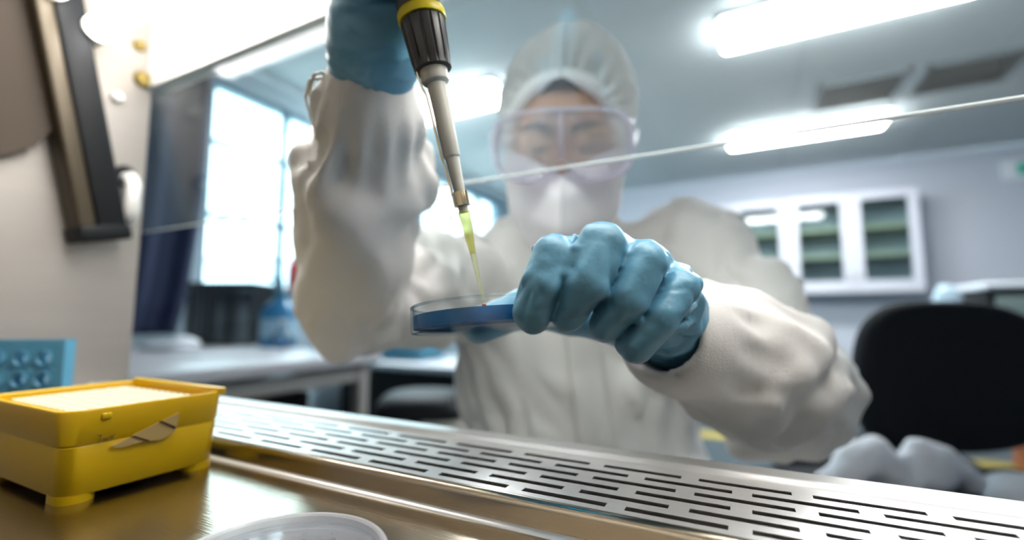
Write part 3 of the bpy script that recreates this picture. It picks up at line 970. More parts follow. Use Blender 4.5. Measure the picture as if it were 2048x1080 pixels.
# exit sign on the back wall, top right
es = thing('exit_sign', 'small green and white sign on the back wall near the ceiling', 'sign', (2.62, Y1, 2.42))
MB().box((2.42, Y1 - 0.03, 2.32), (2.82, Y1, 2.53)).build('plate', 'white', es, bevel=0.004)
MB().box((2.53, Y1 - 0.032, 2.36), (2.78, Y1 - 0.0305, 2.49)).build('symbol_field', 'green', es)

# right: bench with dark incubator and a pale bag
rbn = thing('side_bench', 'white lab bench carrying a dark incubator', 'bench', (1.7, 3.7, 0))
MB().box((0.80, 3.30, 0.69), (2.9, 4.1, 0.73)).build('top', 'deskgrey', rbn, bevel=0.006)
for x in (0.86, 2.84):
    for y in (3.36, 4.04):
        MB().box((x - 0.025, y - 0.025, 0), (x + 0.025, y + 0.025, 0.69)).build('leg', 'deskleg', rbn, bevel=0.003)
inc = thing('incubator', 'dark grey incubator with pale lid on the white bench', 'incubator', (1.55, 3.65, 0.73))
MB().box((1.14, 3.40, 0.73), (1.95, 3.95, 1.05)).build('body', 'black', inc, bevel=0.01)
MB().box((1.13, 3.38, 1.05), (1.97, 3.97, 1.085)).build('lid', 'white', inc, bevel=0.01)
dw = MB().box((1.17, 3.385, 0.78), (1.75, 3.40, 1.01)).build('door', 'cabin', inc, bevel=0.004)
MB().tube([(1.70, 3.365, 0.84), (1.70, 3.365, 0.96)], 0.008, 8).build('handle', 'deskleg', dw)
bgc = np.array([0.99, 3.42, 0.732])
v_, f_ = snets(lambda p: smin(smax(ell(p, bgc + (0, 0, 0.11), (0.10, 0.09, 0.13)), bgc[2] + 0.002 - p[:, 2], 0.01), ell(p, bgc + (-0.01, 0, 0.26), (0.055, 0.05, 0.085)), 0.05) + 0.012 * vnoise(p * 20), bgc - (0.2, 0.2, 0.005), bgc + (0.2, 0.2, 0.45), 0.01)
mk_np('plastic_bag', v_, f_, 'paleblue', loc=bgc, label='pale blue crumpled plastic bag beside the dark incubator', cat='bag')
# yellow tape on floor, orange crate
MB().box((-0.4, 3.85, 0.0), (3.6, 4.05, 0.002)).build('floor_tape', 'tape', loc=(1.6, 3.95, 0), label='yellow marking tape stuck on the floor before the white bench', cat='tape')
oc = thing('wooden_crate', 'orange brown wooden crate on the floor under the white bench', 'crate', (1.75, 3.7, 0))
for k in range(3):
    MB().box((1.35, 3.52, 0.01 + k * 0.115), (2.2, 3.54, 0.115 + k * 0.115)).build('plank', 'orange', oc, bevel=0.003)
    MB().box((1.35, 3.88, 0.01 + k * 0.115), (2.2, 3.90, 0.115 + k * 0.115)).build('plank', 'orange', oc, bevel=0.003)
    for x in (1.35, 2.18):
        MB().box((x, 3.54, 0.01 + k * 0.115), (x + 0.02, 3.88, 0.115 + k * 0.115)).build('plank', 'orange', oc, bevel=0.003)
MB().box((1.36, 3.53, 0.0), (2.19, 3.89, 0.012)).build('base', 'orange', oc)

# office chair
cc = P(1876, 752, 1.12)
chz = cc[2]
ch = thing('office_chair', 'black upholstered office chair with rounded backrest behind the white cloth', 'chair', (cc[0], cc[1], 0))
fx = RT; fy = FH
def sup(u, e=3.0):
    c_, s_ = math.cos(u), math.sin(u)
    return math.copysign(abs(c_) ** (2 / e), c_), math.copysign(abs(s_) ** (2 / e), s_)
secs = []
for t, sc_ in ((-0.035, 0.86), (-0.028, 0.96), (-0.012, 1.0), (0.012, 1.0), (0.028, 0.96), (0.035, 0.86)):
    s = []
    for k in range(48):
        a, b = sup(2 * math.pi * k / 48)
        wd_ = 0.232 * (1.0 if b < 0 else 1 - 0.06 * b)
        x, z = a * wd_ * sc_, b * 0.180 * sc_
        s.append(cc + fx * x + ZZ * z + fy * (t - 0.9 * x * x - 0.06 * z))
    secs.append(s)
stack(secs).build('backrest', 'chairblack', ch, smooth=math.radians(60))
sz = 0.48
secs = []
for t, sc_ in ((-0.04, 0.9), (-0.03, 0.97), (0.0, 1.0), (0.03, 0.98), (0.045, 0.9)):
    s = []
    for k in range(48):
        a, b = sup(2 * math.pi * k / 48)
        s.append(np.array([cc[0], cc[1], sz + t]) + fx * a * 0.235 * sc_ + fy * (b * 0.225 * sc_ + 0.26))
    secs.append(s)
stack(secs).build('seat', 'chairblack', ch, smooth=math.radians(60))
b0_ = np.array([cc[0], cc[1], 0]) + fy * 0.26
MB().tube([cc + fy * 0.02 - ZZ * 0.1, cc + fy * 0.05 - ZZ * 0.2, np.array([cc[0], cc[1], sz - 0.06]) + fy * 0.08, b0_ + ZZ * (sz - 0.05)], 0.02, 10).build('back_bracket', 'black', ch, smooth=True)
MB().tube([b0_ + ZZ * 0.09, b0_ + ZZ * (sz - 0.03)], 0.025, 14).build('post', 'black', ch, smooth=True)
for k in range(5):
    w = 2 * math.pi * k / 5
    e = b0_ + 0.27 * (math.cos(w) * fx + math.sin(w) * fy)
    bl = MB().tube([b0_ + ZZ * 0.11, e + ZZ * 0.07], [0.022, 0.014], 10).build('base_leg', 'black', ch, smooth=True)
    MB().lathe([(0, -0.02), (0.027, -0.02), (0.027, 0.02), (0, 0.02)], e + ZZ * 0.027, fx, 16).build('caster', 'dark', bl, smooth=math.radians(40))

# black cart with crumpled white cloths
kc = P(1850, 985, 0.88)
kz = kc[2] - 0.012
ct_ = thing('black_cart', 'black topped cart standing in front of the office chair', 'cart', (kc[0], kc[1], 0))
kb = np.array([kc[0] + 0.06, kc[1] + 0.02, 0])
MB().obox(kb + ZZ * (kz - 0.012), RT, FH, ZZ, 0.30, 0.20, 0.012).build('top', 'chairblack', ct_, bevel=0.004)
MB().obox(kb + ZZ * 0.18, RT, FH, ZZ, 0.29, 0.19, 0.01).build('shelf', 'black', ct_, bevel=0.004)
for a in (-1, 1):
    for b in (-1, 1):
        q = kb + RT * 0.28 * a + FH * 0.18 * b
        lg = MB().tube([q + ZZ * 0.05, q + ZZ * (kz - 0.02)], 0.012, 10).build('leg', 'black', ct_)
        MB().lathe([(0, -0.012), (0.025, -0.012), (0.025, 0.012), (0, 0.012)], q + ZZ * 0.025, RT, 16).build('caster', 'dark', lg)
def pk(x, y, d=0.86): return P(x, y, d)
def fcl(p):
    d = chain(p, [pk(1655, 985), pk(1715, 925), pk(1752, 908)], [0.030, 0.030, 0.026], 0.02)
    d = smin(d, chain(p, [pk(1752, 912), pk(1790, 955), pk(1850, 950)], [0.028, 0.034, 0.035], 0.02), 0.025)
    d = smin(d, chain(p, [pk(1838, 905), pk(1880, 925), pk(1945, 962)], [0.026, 0.028, 0.020], 0.02), 0.02)
    return smax(d + 0.004 * vnoise(p * 45) + 0.002 * vnoise(p * 110), kz - p[:, 2], 0.004)
lo = np.min([pk(1600, 1050), pk(2000, 850), pk(1600, 850), pk(2000, 1050)], 0) - 0.06
hi = np.max([pk(1600, 1050), pk(2000, 850), pk(1600, 850), pk(2000, 1050)], 0) + 0.06
v_, f_ = snets(fcl, lo, hi, 0.005)
mk_np('crumpled_cloth', v_, f_, 'cloth', loc=(kb[0] - 0.05, kb[1], kz), relax=1, label='crumpled white cloth heaped on the black cart', cat='cloth')
e0 = pk(2050, 1000)
def fc2(p):
    return smax(ell(p, (e0[0], e0[1], kz + 0.01), (0.06, 0.05, 0.045)) + 0.006 * vnoise(p * 40), kz - p[:, 2], 0.004)
v_, f_ = snets(fc2, e0 - 0.12, e0 + 0.12, 0.006)
mk_np('crumpled_tissue', v_, f_, 'cloth', loc=(e0[0], e0[1], kz), label='small balled white tissue on the edge of the black cart', cat='tissue')

# ================================================================== THINGS IN THE CABINET
# yellow pipette tip box ---------------------------------------------
BX0, BX1, BY0, BY1 = -0.464, -0.340, 0.122, 0.209
tb = thing('tip_box', 'yellow plastic pipette tip box with peeling tape, on the steel surface', 'box', ((BX0 + BX1) / 2, (BY0 + BY1) / 2, W))


def rrect(x0, x1, y0, y1, z, r, n=6):
    out = []
    for cx, cy, a0 in ((x1 - r, y1 - r, 0), (x0 + r, y1 - r, 90), (x0 + r, y0 + r, 180), (x1 - r, y0 + r, 270)):
        for k in range(n + 1):
            a = math.radians(a0 + 90 * k / n)
            out.append((cx + r * math.cos(a), cy + r * math.sin(a), z))
    return out


def loft(secs, cap0=True, cap1=True):
    mb = MB()
    n = len(secs[0])
    fs = [(i * n + k, i * n + (k + 1) % n, (i + 1) * n + (k + 1) % n, (i + 1) * n + k) for i in range(len(secs) - 1) for k in range(n)]
    if cap0: fs.append(tuple(range(n))[::-1])
    if cap1: fs.append(tuple((len(secs) - 1) * n + k for k in range(n)))
    return mb.add([p for s in secs for p in s], fs)


def bsec(o, z, r=0.008):
    return rrect(BX0 - o, BX1 + o, BY0 - o, BY1 + o, z, r)


low = loft([bsec(-0.0022, W + 0.004, 0.010), bsec(-0.0016, W + 0.005, 0.010), bsec(0.0, W + 0.031, 0.010), bsec(-0.0005, W + 0.0318, 0.010)])
low.build('lower_tray', 'yellow', tb, smooth=math.radians(40))
for fx_, fy_ in ((BX0, BY0), (BX1, BY0), (BX0, BY1), (BX1, BY1)):
    sx = 1 if fx_ == BX0 else -1
    sy = 1 if fy_ == BY0 else -1
    xa, xb = sorted((fx_ + sx * 0.0016, fx_ + sx * 0.026)); ya, yb = sorted((fy_ + sy * 0.0016, fy_ + sy * 0.020))
    loft([rrect(xa, xb, ya, yb, W, 0.009), rrect(xa, xb, ya, yb, W + 0.0045, 0.009)]).build('foot', 'yellow', tb, smooth=math.radians(40))
H1 = W + 0.0515
up = loft([bsec(-0.0005, W + 0.0316, 0.010), bsec(0.0002, W + 0.0325, 0.010), bsec(0.0018, H1 - 0.001, 0.012), bsec(0.0014, H1, 0.012), bsec(-0.0012, H1, 0.010), bsec(-0.0022, H1 - 0.0008, 0.010), bsec(-0.003, H1 - 0.006, 0.010)], True, True)
up.build('upper_frame', 'yellow', tb, smooth=math.radians(40))
# far rim stands a little higher
loft([rrect(BX0 + 0.004, BX1 + 0.001, BY1 - 0.003, BY1 + 0.002, H1 - 0.002, 0.002), rrect(BX0 + 0.004, BX1 + 0.001, BY1 - 0.003, BY1 + 0.002, H1 + 0.0022, 0.002)]).build('rim_lip', 'yellow', tb, smooth=math.radians(40))
pl = loft([bsec(-0.010, H1 - 0.0058, 0.008), bsec(-0.010, H1 - 0.0032, 0.008)]).build('tip_plate', 'tipwhite', tb, smooth=math.radians(40))
for i in range(12):
    for j in range(8):
        c = (BX0 + 0.0155 + i * 0.00845, BY0 + 0.0135 + j * 0.00857, H1 - 0.0032)
        if i == 0 and j == 0:
            t0_ = MB().lathe([(0.0022, 0), (0.0032, 0), (0.0032, 0.0006), (0.0022, 0.0006)], c, n=12, closed=True).build('tip_collar', 'tipwhite', pl)
            t0c = np.array(c)
        else:
            q = t0_.copy(); COL.objects.link(q); q.parent = pl
            q.location = np.array(c) - t0c
# latch tabs and tape on the long right side (face X = BX1)


def side(px, py, off):
    return on(px, py, 0, BX1 + off)


for (px, py) in ((212, 832),):
    a = side(px - 8, py - 5, 0.0022); b = side(px + 12, py + 5, 0.0022)
    MB().box((BX1 - 0.001, a[1], min(a[2], b[2])), (BX1 + 0.0028, b[1], max(a[2], b[2]))).build('latch_tab', 'yellow', tb, bevel=0.0008)


def poly_on_side(pp, off, name, m, parent):
    front = [side(x, y, off) for x, y in pp]
    back = [q - np.array([0.0012, 0, 0]) for q in front]
    n = len(pp)
    return MB().add(front + back, [tuple(range(n)), tuple(range(n, 2 * n))[::-1]] + [(k, (k + 1) % n, n + (k + 1) % n, n + k) for k in range(n)]).build(name, m, parent)


z9 = lambda x, y: (180 + x / 9, 800 + y / 9)
TO = 0.0026
tape = poly_on_side([z9(*q) for q in ((380, 830), (540, 770), (740, 670), (830, 610), (1050, 500), (1230, 410), (1400, 330), (1600, 230), (1585, 360), (1560, 490), (1500, 590), (1370, 670), (1250, 720), (1120, 730), (960, 745), (800, 790), (620, 845), (470, 860))], TO, 'tape_label', 'paper', tb)
poly_on_side([z9(*q) for q in ((750, 660), (800, 645), (1090, 730), (1040, 752))], TO + 0.0004, 'dark_stripe', 'ink', tape)
poly_on_side([z9(*q) for q in ((1250, 395), (1300, 380), (1560, 485), (1510, 518))], TO + 0.0004, 'dark_stripe', 'ink', tape)
# handwriting
strokes = [[(140, 640), (185, 632), (225, 640)], [(190, 640), (192, 690), (185, 740), (160, 775), (135, 768)],
           [(268, 668), (240, 690), (238, 728), (262, 730), (275, 690), (276, 728), (290, 720)],
           [(296, 680), (296, 722)], [(296, 695), (318, 668), (330, 712)], [(372, 655), (352, 660), (358, 680), (376, 690), (352, 702)],
           [(385, 640), (402, 690)], [(402, 690), (430, 620), (470, 610)]]
wr = MB()
for s in strokes:
    wr.tube([side(*z9(*q), TO - 0.0006) for q in s], 0.00022, 6)
wr.build('handwriting', 'inkthin', tb)

# cyan tube rack -----------------------------------------------------
rk_c = P(16, 760, 0.475)
rk_w, rk_top = 0.052, P(60, 680, 0.475)[2]
rk = thing('tube_rack', 'cyan plastic tube rack with round holes behind the yellow box', 'rack', (rk_c[0], rk_c[1], W))
ax_, ay_ = RT * math.cos(0.12) + FH * math.sin(0.12), -RT * math.sin(0.12) + FH * math.cos(0.12)
hgt = rk_top - W
cell = 0.0215


def holed(c, ux, uy, nx, ny, cell, r, pad):
    mb = MB()
    n = 24
    for i in range(nx):
        for j in range(ny):
            o = c + ux * (i - (nx - 1) / 2) * cell + uy * (j - (ny - 1) / 2) * cell
            v = []
            for k in range(n):
                w = 2 * math.pi * (k + 0.5) / n
                cs, sn = math.cos(w), math.sin(w)
                m_ = cell / 2 / max(abs(cs), abs(sn))
                v.append(o + ux * cs * m_ + uy * sn * m_)
            for k in range(n):
                w = 2 * math.pi * (k + 0.5) / n
                v.append(o + (ux * math.cos(w) + uy * math.sin(w)) * r)
            mb.add(v, [(k, (k + 1) % n, n + (k + 1) % n, n + k) for k in range(n)])
    hx, hy = nx * cell / 2, ny * cell / 2
    def quad(x0, x1, y0, y1):
        mb.add([c + ux * x0 + uy * y0, c + ux * x1 + uy * y0, c + ux * x1 + uy * y1, c + ux * x0 + uy * y1], [(0, 1, 2, 3)])
    quad(-hx - pad, -hx, -hy - pad, hy + pad); quad(hx, hx + pad, -hy - pad, hy + pad)
    quad(-hx, hx, -hy - pad, -hy); quad(-hx, hx, hy, hy + pad)
    return mb


base = np.array([rk_c[0], rk_c[1], W])
pad = (hgt - 3 * cell) / 2
for k, off in enumerate((0.0, 0.011)):
    pc = base + ZZ * hgt / 2 + ay_ * off
    o_ = holed(pc, ax_, ZZ, 4, 3, cell, 0.0068, pad).build('holed_plate', 'cyan', rk)
    solid(o_, 0.003, 0)
hxr = 2 * cell + pad
for sgn in (-1, 1):
    MB().obox(base + ZZ * hgt / 2 + ay_ * 0.0055 + ax_ * sgn * (hxr - 0.0015), ax_, ay_, ZZ, 0.0015, 0.0045, hgt / 2 - 0.001).build('end_plate', 'cyan', rk)
# raised rings round the holes
for i in range(4):
    for j in range(3):
        o = base + ZZ * hgt / 2 + ax_ * (i - 1.5) * cell + ZZ * (j - 1) * cell - ay_ * 0.0015
        MB().lathe([(0.0068, 0), (0.0082, 0), (0.0082, 0.0015), (0.0068, 0.0015)], o, -ay_, 20, closed=True).build('hole_ring', 'cyan', rk)

# clear petri lid on the surface --------------------------------------
lid = thing('petri_ware', 'clear petri dish lid with water droplets lying on the steel surface', 'petri dish', (-0.168, 0.127, W))
LC = np.array([-0.168, 0.127, W])
R_ = 0.0425
MB().lathe([(0.0005, 0.0085), (R_ - 0.004, 0.0085), (R_ - 0.0012, 0.0085), (R_ - 0.0012, 0.0002), (R_ - 0.0024, 0.0002), (R_ - 0.0024, 0.0072), (0.0005, 0.0072)], LC, n=96).build('plate', 'clearlid', lid, smooth=math.radians(40))
MB().lathe([(R_ - 0.0026, 0.0084), (R_ - 0.0026, 0.0112), (R_ - 0.0018, 0.012), (R_ - 0.0004, 0.012), (R_ + 0.0001, 0.0112), (R_, 0.0002), (R_ - 0.0012, 0.0002), (R_ - 0.0012, 0.0084)], LC, n=96, closed=True).build('rim', 'rim', lid, smooth=math.radians(40))
rng = random.Random(3)
d0 = None
for k in range(70):
    a = rng.uniform(0, 2 * math.pi); rr = R_ * 0.86 * math.sqrt(rng.random())
    s = rng.choice([0.0003, 0.0004, 0.0005, 0.0006, 0.0009, 0.0013])
    c = LC + np.array([rr * math.cos(a), rr * math.sin(a), 0.0085])
    if d0 is None:
        d0 = MB().lathe([(0.001 * math.cos(b), 0.0006 * math.sin(b)) for b in np.linspace(0, 1.5, 6)], c, n=12).build('droplet', 'water', lid, smooth=True)
        d0c = c
    else:
        q = d0.copy(); COL.objects.link(q); q.parent = lid
        f = s / 0.001
        q.scale = (f * rng.uniform(0.8, 1.6), f, f)
        q.location = (c - LC) - np.array(q.scale) * (d0c - LC)

# held petri dish ------------------------------------------------------
d1 = RT + 0.062 * UP
d2 = FW - 0.182 * UP
nz = np.cross(d1, d2); nz /= np.linalg.norm(nz)
if nz[2] < 0: nz = -nz
DC = CAM + 0.26 * FW + (995 - 1024) / FPX * 0.26 * RT - 0.0336 * UP
DR, DH = 0.0475, 0.0143
pd = thing('petri_ware', 'clear petri dish of blue liquid held in the gloved hand', 'petri dish', DC)
MB().lathe([(0.0005, 0.0008), (DR - 0.004, 0.0008), (DR - 0.0035, 0.0), (DR - 0.0004, 0.0), (DR, 0.0005), (DR, DH - 0.0004), (DR - 0.0005, DH), (DR - 0.0012, DH - 0.0003), (DR - 0.0014, 0.0022), (0.0005, 0.0022)], DC, nz, 128).build('dish', 'clear', pd, smooth=math.radians(35))
MB().lathe([(0.0005, 0.0023), (DR - 0.0016, 0.0023), (DR - 0.0016, 0.0092), (DR - 0.004, 0.0088), (0.0005, 0.0087)], DC, nz, 128).build('blue_liquid', 'liquid', pd, smooth=math.radians(35))
MB().lathe([(DR - 0.0016, DH - 0.001), (DR - 0.0012, DH), (DR - 0.0002, DH), (DR + 0.0002, DH - 0.0008)], DC, nz, 128, closed=True).build('rim', 'clear', pd, smooth=True)

# pipette ---------------------------------------------------------------
PT = P(967, 604, 0.262)
PK = P(836, 0, 0.268)
pa = (PK - PT); LEN = np.linalg.norm(pa); pa = pa / LEN


def ax_at(py):
    """distance along the axis at an image row"""
    lo_, hi_ = -0.05, 0.4
    for _ in range(50):
        mid = (lo_ + hi_) / 2
        q = PT + pa * mid - CAM
        y = 540 - FPX * (q @ UP) / (q @ FW)
        if y > py: lo_ = mid
        else: hi_ = mid
    return lo_


def rpx(py, wpx):
    q = PT + pa * ax_at(py) - CAM
    return wpx / 2 * (q @ FW) / FPX


pip = thing('pipette', 'grey and black micropipette with yellow ring and yellow tip, held upright', 'pipette', PT)
A = ax_at
hdl = [(rpx(28, 80), A(30)), (rpx(20, 90), A(22)), (rpx(0, 88), A(0)), (0.0125, A(-60)), (0.013, A(-180)), (0.0145, A(-260)), (0.016, A(-330)), (0.014, A(-360)), (0.006, A(-362)), (0, A(-362))]
MB().lathe(hdl, PT, pa, 48).build('handle', 'pipgrey', pip, smooth=math.radians(35))
MB().lathe([(0, A(-362)), (0.004, A(-362)), (0.004, A(-395)), (0.009, A(-396)), (0.009, A(-410)), (0, A(-412))], PT, pa, 32).build('plunger', 'pipknob', pip, smooth=math.radians(35))
yr0, yr1 = A(45), A(26)
rr_ = rpx(36, 96)
MB().lathe([(rr_ - 0.002, yr0), (rr_ - 0.0003, yr0 + 0.0002), (rr_, yr0 + 0.001), (rr_, yr1 - 0.001), (rr_ - 0.0003, yr1 - 0.0002), (rr_ - 0.002, yr1)], PT, pa, 64).build('yellow_ring', 'ring', pip, smooth=math.radians(40))


def ribs(i, w):
    if i in (0, 1, 6, 7): return 1
    f = (w * 14 / (2 * math.pi)) % 1.0
    return 0.925 if f < 0.14 else (0.95 if f < 0.2 or f > 0.94 else 1)


kb0, kb1 = A(142), A(44)
ra_, rb_k = rpx(138, 77), rpx(50, 91)
lp = lambda t: ra_ + (rb_k - ra_) * t
kl = kb1 - kb0
MB().lathe([(ra_ - 0.0022, kb0), (ra_ - 0.0003, kb0 + 0.0006), (ra_, kb0 + 0.004), (lp(0.2), kb0 + 0.2 * kl), (lp(0.5), kb0 + 0.5 * kl), (lp(0.95), kb0 + 0.95 * kl), (rb_k - 0.0006, kb1 - 0.0004), (rb_k - 0.002, kb1)], PT, pa, 280, mod=ribs).build('ribbed_knob', 'pipknob', pip, smooth=math.radians(30))
br = [(rpx(400, 20), A(425)), (rpx(400, 22), A(385)), (rpx(330, 28), A(317)), (rpx(318, 33), A(314.5)), (rpx(318, 34), A(313)), (rpx(250, 36), A(250)), (rpx(180, 38), A(170)), (rpx(172, 53), A(165)), (rpx(165, 55), A(162)), (rpx(140, 56), A(120))]
MB().lathe(br, PT, pa, 48).build('barrel', 'pipbarrel', pip, smooth=math.radians(30))
# ejector arm, along the left of the barrel
side_dir = -RT - pa * (-RT @ pa); side_dir /= np.linalg.norm(side_dir)
tow = np.cross(pa, side_dir)
if tow @ FW > 0: tow = -tow


def armpt(py, wpx, fwd=0.0):
    return PT + pa * A(py) + side_dir * (rpx(py, wpx) + 0.0007) + tow * fwd


arm = [armpt(128, 60), armpt(150, 58), armpt(172, 52), armpt(190, 42), armpt(215, 40), armpt(260, 38), armpt(310, 35), armpt(322, 33), armpt(330, 29), armpt(360, 27), armpt(388, 25)]
mb = MB()
v, f = [], []
for i, p in enumerate(arm):
    w = 0.0030 if i < 7 else 0.0022
    for a, b in ((-1, -1), (1, -1), (1, 1), (-1, 1)):
        v.append(p + tow * w * a + side_dir * 0.0006 * b)
for i in range(len(arm) - 1):
    for k in range(4):
        f.append((i * 4 + k, i * 4 + (k + 1) % 4, (i + 1) * 4 + (k + 1) % 4, (i + 1) * 4 + k))
f += [(0, 1, 2, 3), tuple(len(v) - 4 + k for k in (3, 2, 1, 0))]
ej = mb.add(v, f).build('ejector_arm', 'chrome', pip, bevel=0.0003)
MB().lathe([(rpx(400, 24), A(412)), (rpx(400, 32), A(412)), (rpx(400, 33), A(385)), (rpx(400, 25), A(384))], PT, pa, 40).build('ejector_collar', 'chrome', ej, smooth=math.radians(35))
cl_c = PT + pa * (A(399)) - tow * -0.0 + tow * (rpx(400, 32)) - side_dir * rpx(400, 14)
MB().obox(cl_c, side_dir, tow, pa, 0.0010, 0.0006, (A(384) - A(412)) / 2).build('clip_tab', 'chrome', ej, bevel=0.0003)
# disposable tip
tp = [(rpx(425, 22), A(423)), (rpx(425, 24), A(424.5)), (rpx(425, 24), A(430)), (rpx(430, 22), A(432)), (rpx(482, 17), A(482)), (rpx(483, 15.5), A(484)), (rpx(506, 12.5), A(507))]
ti = MB().lathe(tp, PT, pa, 40).build('tip', 'tip', pip, smooth=math.radians(40))
MB().lathe([(rpx(506, 12.2), A(507)), (rpx(560, 8), A(560)), (rpx(600, 4), A(604))], PT, pa, 32).build('tip_point', 'tipend', ti, smooth=math.radians(40))
dp = PT - pa * 0.0016
MB().lathe([(0.0013 * math.sin(a), -0.0011 * math.cos(a)) for a in np.linspace(0, math.pi, 9)], dp, pa, 16).build('red_droplet', 'drop', pip, smooth=True)

# ================================================================== PERSON
def bounds(pts, pad):
    a = np.array(pts)
    return a.min(0) - pad, a.max(0) + pad


# ---- head frame
HO = P(1128, 288, 0.645)
hz_ = CAM + np.array([-0.02, 0, -0.03]) - HO
hz_ /= np.linalg.norm(hz_)
hy_ = UP - hz_ * (UP @ hz_); hy_ /= np.linalg.norm(hy_)
hx_ = np.cross(hy_, hz_)
HB = np.stack([hx_, hy_, hz_])                     # rows: local axes


def H(x, y, z):
    return HO + x * hx_ + y * hy_ + z * hz_


# ---- joints
NECK = P(1128, 450, 0.70)
SR, ER, WR = P(905, 570, 0.655), P(708, 600, 0.490), P(743, 150, 0.318)
SLf, EL, WL = P(1368, 500, 0.69), P(1588, 780, 0.505), P(1346, 655, 0.303)
TC_top = NECK.copy()


def gl(r, g, z):
    q = CAM + r * RT + g * FH
    return np.array([q[0], q[1], z])


HIP = gl(0.125, 0.83, 0.60)
HIPR, HIPL = HIP - RT * 0.09, HIP + RT * 0.09
KNR, KNL = gl(-0.02, 0.43, 0.575), gl(0.30, 0.43, 0.575)
ANR, ANL = gl(-0.03, 0.50, 0.12), gl(0.31, 0.50, 0.12)
TOR, TOL = gl(-0.05, 0.36, 0.045), gl(0.33, 0.36, 0.045)
zt_ = np.array([0.50, 0.60, 0.72, 0.84, 0.93, 0.99, 1.03, 1.06])
ta = np.array([0.180, 0.190, 0.185, 0.178, 0.182, 0.178, 0.140, 0.07])
tbb = np.array([0.135, 0.140, 0.130, 0.118, 0.112, 0.100, 0.085, 0.06])


def torso(p, gro=0.0):
    q = p - CAM
    r = q @ RT; g = q @ FH; z = p[:, 2]
    t = np.clip((1.04 - z) / 0.44, 0, 1)
    rc = 0.080 + (0.125 - 0.080) * t
    gc = 0.715 + (0.80 - 0.715) * t
    a = np.interp(z, zt_, ta) + gro; b = np.interp(z, zt_, tbb) + gro
    x, y = (r - rc) / a, (g - gc) / b
    e = 2.4
    k = (np.abs(x) ** e + np.abs(y) ** e) ** (1 / e)
    d = (k - 1) * b
    d = smax(d, z - (1.055 + gro), 0.05)
    return smax(d, (0.50 - gro) - z, 0.06)


def head_sdf(p):
    q = (p - HO) @ HB.T
    d = ell(q, (0, 0.035, -0.015), (0.074, 0.092, 0.092))
    d = smin(d, ell(q, (0, -0.045, 0.030), (0.058, 0.075, 0.058)), 0.03)
    d = smin(d, ell(q, (0, -0.100, 0.055), (0.030, 0.022, 0.028)), 0.025)          # chin
    d = smin(d, ell(q, (0, 0.024, 0.073), (0.050, 0.012, 0.014)), 0.012)            # brow
    for s in (-1, 1):
        d = smin(d, ell(q, (s * 0.040, -0.030, 0.060), (0.020, 0.018, 0.020)), 0.015)   # cheek
        d = smax(d, -ell(q, (s * 0.0285, 0.002, 0.092), (0.017, 0.011, 0.016)), 0.008)   # socket
        d = smin(d, ell(q, (s * 0.074, -0.010, -0.015), (0.009, 0.030, 0.019)), 0.006)  # ear
        d = smin(d, ell(q, (s * 0.0285, 0.0060, 0.079), (0.016, 0.0058, 0.0095)), 0.003)  # upper lid
        d = smin(d, ell(q, (s * 0.0285, -0.0095, 0.076), (0.014, 0.0035, 0.008)), 0.003)
        d = smin(d, ell(q, (s * 0.012, -0.043, 0.090), (0.008, 0.007, 0.009)), 0.006)   # nostril wing
    d = smin(d, rcone(q, np.array([0, 0.008, 0.080]), np.array([0, -0.038, 0.100]), 0.0075, 0.010), 0.008)
    d = smin(d, ell(q, (0, -0.070, 0.084), (0.024, 0.006, 0.008)), 0.005)           # lips
    d = smin(d, ell(q, (0, -0.080, 0.082), (0.020, 0.006, 0.008)), 0.004)
    d = smax(d, -ell(q, (0, -0.0752, 0.096), (0.022, 0.0012, 0.010)), 0.002)
    return d


def body_sdf(p):
    hd0 = np.linalg.norm(p - HO, axis=1) - 0.14
    m0 = hd0 < 0.05
    d = hd0.copy()
    if m0.any(): d[m0] = head_sdf(p[m0])
    d = smin(d, rcone(p, H(0, -0.05, -0.03), NECK + FH * 0.02, 0.052, 0.058), 0.03)
    d = smin(d, torso(p, -0.022), 0.03)
    for a, b, c in ((SR, ER, WR), (SLf, EL, WL)):
        d = smin(d, chain(p, [a, b, c], [0.048, 0.036, 0.024], 0.02), 0.03)
    for a, b, c, e in ((HIPR, KNR, ANR, TOR), (HIPL, KNL, ANL, TOL)):
        d = smin(d, chain(p, [a, b, c, e], [0.075, 0.052, 0.036, 0.03], 0.02), 0.03)
    return d


allp = [SR, ER, WR, SLf, EL, WL, H(0, 0.14, 0), H(0, 0, 0.1), HIPR, HIPL, KNR, KNL, TOR, TOL, ANR, ANL, gl(0.1, 0.95, 0.6), gl(-0.1, .7, .9), gl(.32, .7, .9)]
lo, hi = bounds(allp, 0.10)
lo[2] = 0.0
v_, f_ = snets(body_sdf, lo, hi, 0.0050)
person = mk_np('person', v_, f_, 'skin', loc=gl(0.125, 0.78, 0.0), label='seated person in white coverall, cap, mask and goggles holding a pipette', cat='person')

